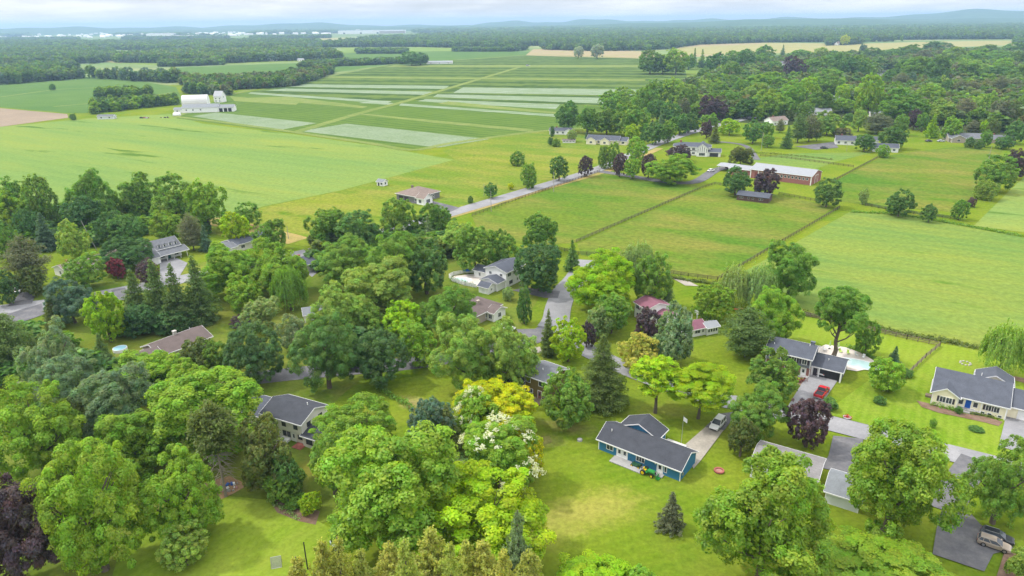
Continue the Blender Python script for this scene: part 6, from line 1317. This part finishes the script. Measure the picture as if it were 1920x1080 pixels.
pole('white leaning pole among trees above the pinkish bungalow', 182, 470, 414, False, lean=-3.2); pole('pole on the roadside verge left of the meadow', 541, 448, 424, False); pole('thin white pole by the white farm bungalow', 1587, 284, 268, False, r=.1)
p = G(1277, 834); r_ = tag(empty('flag_pole', (p[0], p[1], 0)), 'thin flag pole with white flag behind the blue house', 'flag pole'); MB().tube((0, 0, 0), (0, 0, 6.6), .05, .03).build('shaft', M_METAL, r_)
m = MB(); n = 6; m.add([(i * .16, .06 * math.sin(i * 1.4), 6.4 - i * .12 - q * .9) for q in (0, 1) for i in range(n)] + [(i * .16, .06 * math.sin(i * 1.4) + .02, 6.4 - i * .12 - q * .9) for q in (0, 1) for i in range(n)], [[i, i + 1, n + i + 1, n + i] for i in range(n - 1)] + [[2 * n + n + i, 2 * n + n + i + 1, 2 * n + i + 1, 2 * n + i] for i in range(n - 1)]); m.build('flag', M_WHITE, r_)
p = G(577, 1068); tag(MB(Matrix.Translation((p[0], p[1], 0))).tube((0, 0, 0), (0, 0, 5.2), .11, .09).tube((0, 0, 5.2), (0, 0, 5.3), .13, .05).build('post', M_DARK), 'tall thin dark post on the bottom left lawn', 'post')
# ------------------------------------------------------------------ pool, patio and garden things
PAVE = mat('pool_paving', (.56, .50, .45), .85, .08, .6, fine=.05); WATER = mat('pool_water', (.55, .76, .74), .08, .05, 1.2, spec=.5); LINER = mat('pool_edge', (.76, .76, .75), .6, .03, 1)
def disc(cx, cy, rx, ry, rz, n=28): return [(cx + rx * math.cos(t * 2 * math.pi / n) * math.cos(rz) - ry * math.sin(t * 2 * math.pi / n) * math.sin(rz), cy + rx * math.cos(t * 2 * math.pi / n) * math.sin(rz) + ry * math.sin(t * 2 * math.pi / n) * math.cos(rz)) for t in range(n)]
sheet('pool_deck', [(1526, 656), (1548, 647), (1585, 652), (1615, 663), (1638, 677), (1640, 686), (1630, 692), (1606, 697), (1588, 694), (1570, 686)], PAVE, .16)
p = G(1608, 683); pl = tag(empty('swimming_pool', (p[0], p[1], .17), math.radians(-30)), 'pale turquoise swimming pool with white edge beside the grey house', 'pool')
MB().add([(x, y, .02) for x, y in disc(0, 0, 5.0, 2.7, 0)] + [(x, y, .02) for x, y in disc(0, 0, 4.5, 2.2, 0)] , [[i, (i + 1) % 28, 28 + (i + 1) % 28, 28 + i] for i in range(28)]).build('coping', LINER, pl); MB().add([(x, y, .012) for x, y in disc(0, 0, 4.5, 2.2, 0)], [list(range(28))]).build('water', WATER, pl)
def umbrella(label, A, col, h=2.4):
    p = G(*A); r = tag(empty('parasol', (p[0], p[1], .16)), label, 'parasol', 'folded parasols by the pool'); MB().tube((0, 0, 0), (0, 0, h), .03).build('pole', M_METAL, r); MB().tube((0, 0, h * .38), (0, 0, h * .95), .26, .06, 10).build('canopy', mat('canopy_' + col[0], col[1], .8, .08, 3), r); MB().tube((0, 0, 0), (0, 0, .1), .3).build('base', M_DARK, r)
umbrella('pale green folded parasol at the far pool edge, left one', (1555, 655), ('green', (.45, .62, .28))); umbrella('pale green folded parasol at the far pool edge, right one', (1571, 657), ('green', (.45, .62, .28)))
def chair(label, A, c, ang=0):
    p = G(*A); r = tag(empty('deck_chair', (p[0], p[1], .16), math.radians(ang)), label, 'chair', 'chairs on the pool deck'); MB().box(-.28, .28, -.3, .3, .34, .42).build('seat', c, r); MB().prism([(.3, .4), (.36, .4), (.55, 1.0), (.49, 1.0)], -.28, .28).build('backrest', c, r)
    [MB().box(x - .03, x + .03, y - .03, y + .03, 0, .34).build('leg', c, r) for x in (-.24, .24) for y in (-.26, .26)]
CG = mat('lime_plastic', (.45, .62, .12), .5, .05, 2)
chair('lime green chair on the pool deck, left one', (1576, 662), CG, 20); chair('lime green chair on the pool deck, right one', (1590, 665), CG, -10); chair('white chair nearest the pool on its far side', (1606, 669), M_WHITE, 30); chair('white chair at the right end of the pool', (1618, 673), M_WHITE, -40); chair('white chair beside the house wall on the pool deck', (1546, 659), M_WHITE, 50)
fence('white vinyl fence round the pool of the white house', [(893, 540), (872, 536), (848, 528), (842, 521), (850, 517), (870, 513), (888, 512)], h=1.4, step=1.4, m=M_WHITE, rails=(.25, .5, .75, 1.0, 1.3), name='pool_fence')
sheet('pool_deck', [(890, 538), (872, 534), (850, 526), (846, 521), (852, 518), (888, 514), (905, 524), (902, 536)], PAVE, .13)
p = G(866, 525); pl = tag(empty('swimming_pool', (p[0], p[1], .14), math.radians(-10)), 'small pale pool inside the white vinyl fence', 'pool'); MB().add([(x, y, .02) for x, y in disc(0, 0, 2.9, 1.9, 0)], [list(range(28))]).build('water', WATER, pl); MB().add([(x, y, .01) for x, y in disc(0, 0, 3.3, 2.3, 0)], [list(range(28))]).build('coping', LINER, pl)
p = G(876, 518); r = tag(empty('parasol', (p[0], p[1], .16)), 'open blue parasol on the deck of the white house', 'parasol'); MB().tube((0, 0, 0), (0, 0, 2.3), .03).build('pole', M_METAL, r); MB().tube((0, 0, 1.95), (0, 0, 2.45), 1.35, .05, 8).build('canopy', mat('canopy_blue', (.02, .09, .32), .7, .05, 2), r)
def heap(name, label, cat, A, mats, n, spread, s, seed):
    rng = random.Random(seed); p = G(*A); root = tag(empty(name, (p[0], p[1], .13)), label, cat)
    for i in range(n):
        x, y, a = rng.uniform(-spread, spread), rng.uniform(-spread, spread) * .7, rng.uniform(0, 3); k = rng.uniform(.5, 1.2) * s
        MB(Matrix.Translation((x, y, 0)) @ Matrix.Rotation(a, 4, 'Z')).loft([[(-k, -k * .6, 0), (k, -k * .6, 0), (k, k * .6, 0), (-k, k * .6, 0)], [(-k * .8, -k * .45, k * .9), (k * .7, -k * .45, k * .9), (k * .7, k * .45, k * .9), (-k * .8, k * .45, k * .9)]]).build('piece', mats[i % len(mats)], root, bevel=.02)
TOYB = mat('toy_blue', (.05, .12, .38), .5, .05, 2); TOYP = mat('toy_pink', (.5, .25, .28), .5, .05, 2)
heap('toy_pile', 'blue and pink toys lying in the sand pit', 'toys', (428, 915), [TOYB, M_METAL, TOYP, M_WHITE], 14, 1.7, .34, 3)
heap('patio_furniture', 'dark patio furniture behind the olive house', 'furniture', (985, 742), [M_DARK, M_WHITE, M_METAL], 7, 1.5, .4, 4)
heap('firewood_pile', 'orange brown pile on the driveway of the white pool house', 'pile', (957, 525), [mat('orange_brick', (.40, .19, .11), .9, .2, 3), M_WOOD, M_METAL], 10, 1.8, .45, 5)
heap('farm_machinery', 'dark farm machine on the grass left of the white tank, left one', 'machinery', (272, 222), [M_METAL, M_DARK, S_RED], 6, 4, 1.2, 6); heap('farm_machinery', 'dark farm machine on the grass beside the white tank', 'machinery', (310, 221), [M_METAL, M_DARK, S_BROWN], 6, 4, 1.1, 7)
p = G(1348, 884); r = tag(empty('fire_pit', (p[0], p[1], .1)), 'reddish round fire pit ring on the lawn right of the blue house', 'fire pit'); MB().add([(x, y, z) for q, z in ((.95, 0), (.95, .25), (.65, .25), (.65, 0)) for x, y in disc(0, 0, q, q, 0)], [[k * 28 + i, k * 28 + (i + 1) % 28, (k + 1) * 28 + (i + 1) % 28, (k + 1) * 28 + i] for k in range(3) for i in range(28)]).build('ring', M_BRICK, r); MB().add([(x, y, .08) for x, y in disc(0, 0, .66, .66, 0)], [list(range(28))]).build('ash_bed', mat('ash', (.32, .16, .13), .95, .2, 3), r)
p = G(1087, 826); tag(MB(Matrix.Translation((p[0], p[1], 0))).tube((0, 0, 0), (0, 0, .35), .55, .5, 16).tube((0, 0, .35), (0, 0, .42), .42, .1, 16).build('septic_lid', M_CONC), 'pale round concrete lid on the lawn left of the blue house', 'lid')
p = G(1588, 784); r = tag(empty('flower_planter', (p[0], p[1], 0)), 'round planter of red flowers on the lawn by the street', 'planter'); MB().tube((0, 0, 0), (0, 0, .3), .75, .85, 16).build('pot', M_CONC, r); rng2 = np.random.default_rng(3); pp = rng2.normal(scale=.32, size=(90, 3)); pp[:, 2] = np.abs(pp[:, 2]) * .6 + .3
o = link(bpy.data.objects.new('blossom', quads_mesh('blossom', leaf_arrays(pp, rng2.normal(size=(90, 3)) + [0, 0, 1], .14 * np.ones(90), rng2), tints(90, rng2), [M_LEAF])), r); o.color = (.5, .04, .02, 1)
p = G(519, 1066); r = tag(empty('rebounder', (p[0], p[1], 0), math.radians(15)), 'grey square net rebounder on the bottom left lawn', 'net'); M_NET = mat('net_mesh', (.34, .36, .30), .9, .1, 4)
m = MB(); [m.tube(a, b, .035) for a, b in (((-.75, 0, .1), (.75, 0, .1)), ((-.75, 0, .1), (-.75, .7, 1.7)), ((.75, 0, .1), (.75, .7, 1.7)), ((-.75, .7, 1.7), (.75, .7, 1.7)), ((-.75, .7, 1.7), (-.75, 1.1, 0)), ((.75, .7, 1.7), (.75, 1.1, 0)))]; m.build('frame', M_METAL, r)
m = MB(); [m.tube((-.75 + 1.5 * k / 24, 0, .1), (-.75 + 1.5 * k / 24, .7, 1.7), .018, n=4) for k in range(1, 24)]; [m.tube((-.75, .7 * k / 24, .1 + 1.6 * k / 24), (.75, .7 * k / 24, .1 + 1.6 * k / 24), .018, n=4) for k in range(1, 24)]; m.build('net', M_NET, r)
p = G(630, 1026); r = tag(empty('golf_cart', (p[0], p[1], 0), math.radians(-55)), 'white and pale blue buggy half hidden under the largest green tree', 'buggy'); MB().loft([[(-1.2, -.6, .3), (1.2, -.6, .3), (1.2, .6, .3), (-1.2, .6, .3)], [(-1.15, -.55, .8), (.9, -.5, .8), (.9, .5, .8), (-1.15, .55, .8)]]).build('body', paint('pale_blue', (.45, .52, .56)), r, bevel=.08); MB().box(-.9, .4, -.6, .6, 1.75, 1.83).build('roof', paint('pale_blue', (.45, .52, .56)), r); m = MB(); [m.tube((x, y, .8), (x * .9, y, 1.76), .03) for x in (-.9, .4) for y in (-.5, .5)]; m.build('roof_post', M_METAL, r); MB().box(-.7, -.1, -.5, .5, .8, .95).box(-.8, -.7, -.5, .5, .9, 1.3).build('seat', M_DARK, r); [wheel(r, x, s * .55, .24, .18) for x in (-.8, .8) for s in (-1, 1)]
p = G(545, 448); p = G(1810, 682); r = tag(empty('stone_ring', (p[0], p[1], 0)), 'dark stone fire ring on the lawn behind the yellow house', 'fire ring'); [MB().box(1.1 * math.cos(t) - .2, 1.1 * math.cos(t) + .2, 1.1 * math.sin(t) - .2, 1.1 * math.sin(t) + .2, 0, .3).build('stone', mat('stone', (.4, .38, .35), .9, .2, 3), r, bevel=.05) for t in [k * .7 for k in range(9)]]
p = G(372, 592); r = tag(empty('play_frame', (p[0], p[1], 0), .3), 'brown wooden play frame under the spruce row', 'play frame'); m = MB(); [m.tube((x, y, 0), (x, y * .2, 2.6), .07) for x in (0, 3) for y in (-.9, .9)]; m.tube((-.3, 0, 2.6), (3.3, 0, 2.6), .08).build('frame', M_WOOD, r); [MB().tube((x, 0, 2.55), (x, 0, .6), .02).tube((x + .45, 0, 2.55), (x + .45, 0, .6), .02).box(x - .05, x + .5, -.15, .15, .55, .6).build('swing', M_DARK, r) for x in (.5, 1.8)]
p = G(226, 658); r = tag(empty('swimming_pool', (p[0], p[1], .1), .4), 'round above ground pool with pale blue water behind the long brown house', 'pool'); MB().tube((0, 0, 0), (0, 0, .8), 1.7, n=24).build('wall', M_WHITE, r); MB().add([(x, y, .81) for x, y in disc(0, 0, 1.55, 1.55, 0)], [list(range(28))]).build('water', mat('blue_water', (.30, .52, .60), .08, .05, 1), r)
p = G(1383, 581); r = tag(empty('kayak', (p[0], p[1], .1), .2), 'orange kayak lying between the garden shrubs', 'kayak'); MB().loft([[(-1.9, 0, .2), (-1.9, .02, .2), (-1.9, .02, .24), (-1.9, 0, .24)]] + [[(x, -w, .16), (x, w, .16), (x, w * .7, .38), (x, -w * .7, .38)] for x, w in ((-1.2, .25), (0, .38), (1.2, .25))] + [[(1.9, 0, .2), (1.9, .02, .2), (1.9, .02, .24), (1.9, 0, .24)]]).build('hull', mat('orange_plastic', (.62, .16, .04), .5, .05, 2), r, bevel=.03); MB().box(-.4, .4, -.2, .2, .385, .4).build('cockpit', M_DARK, r)
p = G(712, 346)
# white flowers of the catalpa-like tree: blossom heads carried by its crown
def flower_tree(cx, y0, y1, w, label, seed):
    root = tree('A', cx, y0, y1, w, 'bright', label, GN, name='flowering_tree'); cr = [c for c in root.children if c.name.startswith('crown')][0]
    pos, nrm, sz, t, rng = crown_cloud(seed, 5000, .05, 'airy'); k = (pos[:, 2] > -.45) & (np.linalg.norm(pos, axis=1) > .78); pos = pos[k]
    c = pos[rng.choice(len(pos), 120)]; q = np.repeat(c, 16, 0) + rng.normal(scale=.028, size=(120 * 16, 3)); q *= 1.03; n2 = q + rng.normal(scale=.5, size=q.shape) + [0, 0, .4]
    o = link(bpy.data.objects.new('blossom', quads_mesh('blossom', leaf_arrays(q, n2, .026 * rng.uniform(.7, 1.3, len(q)), rng), tints(len(q), rng) ** .25, [M_LEAF])), root); o.location = cr.location; o.scale = cr.scale; o.color = (.62, .64, .52, 1)
flower_tree(893, 730, 828, 84, 'tree full of white blossom before the golden tree, upper part of the pair', 71)
flower_tree(937, 788, 908, 118, 'broad tree with white blossom in front of the golden tree', 72)
# ------------------------------------------------------------------ the air: far things fade to blue
hz = MB().box(-20500, 20500, -500, 20500, -1.0, 158).build('haze', bpy.data.materials.new('haze')); hz['kind'] = 'stuff'
m = hz.data.materials[0]; m.use_nodes = True; t = m.node_tree; t.nodes.clear(); o = nd(t, 'ShaderNodeOutputMaterial'); v = nd(t, 'ShaderNodeVolumePrincipled', i_Density=0.00011, i_Anisotropy=0.25); v.inputs['Color'].default_value = (.47, .715, 1.0, 1); lk(t, v.outputs[0], o.inputs['Volume'])
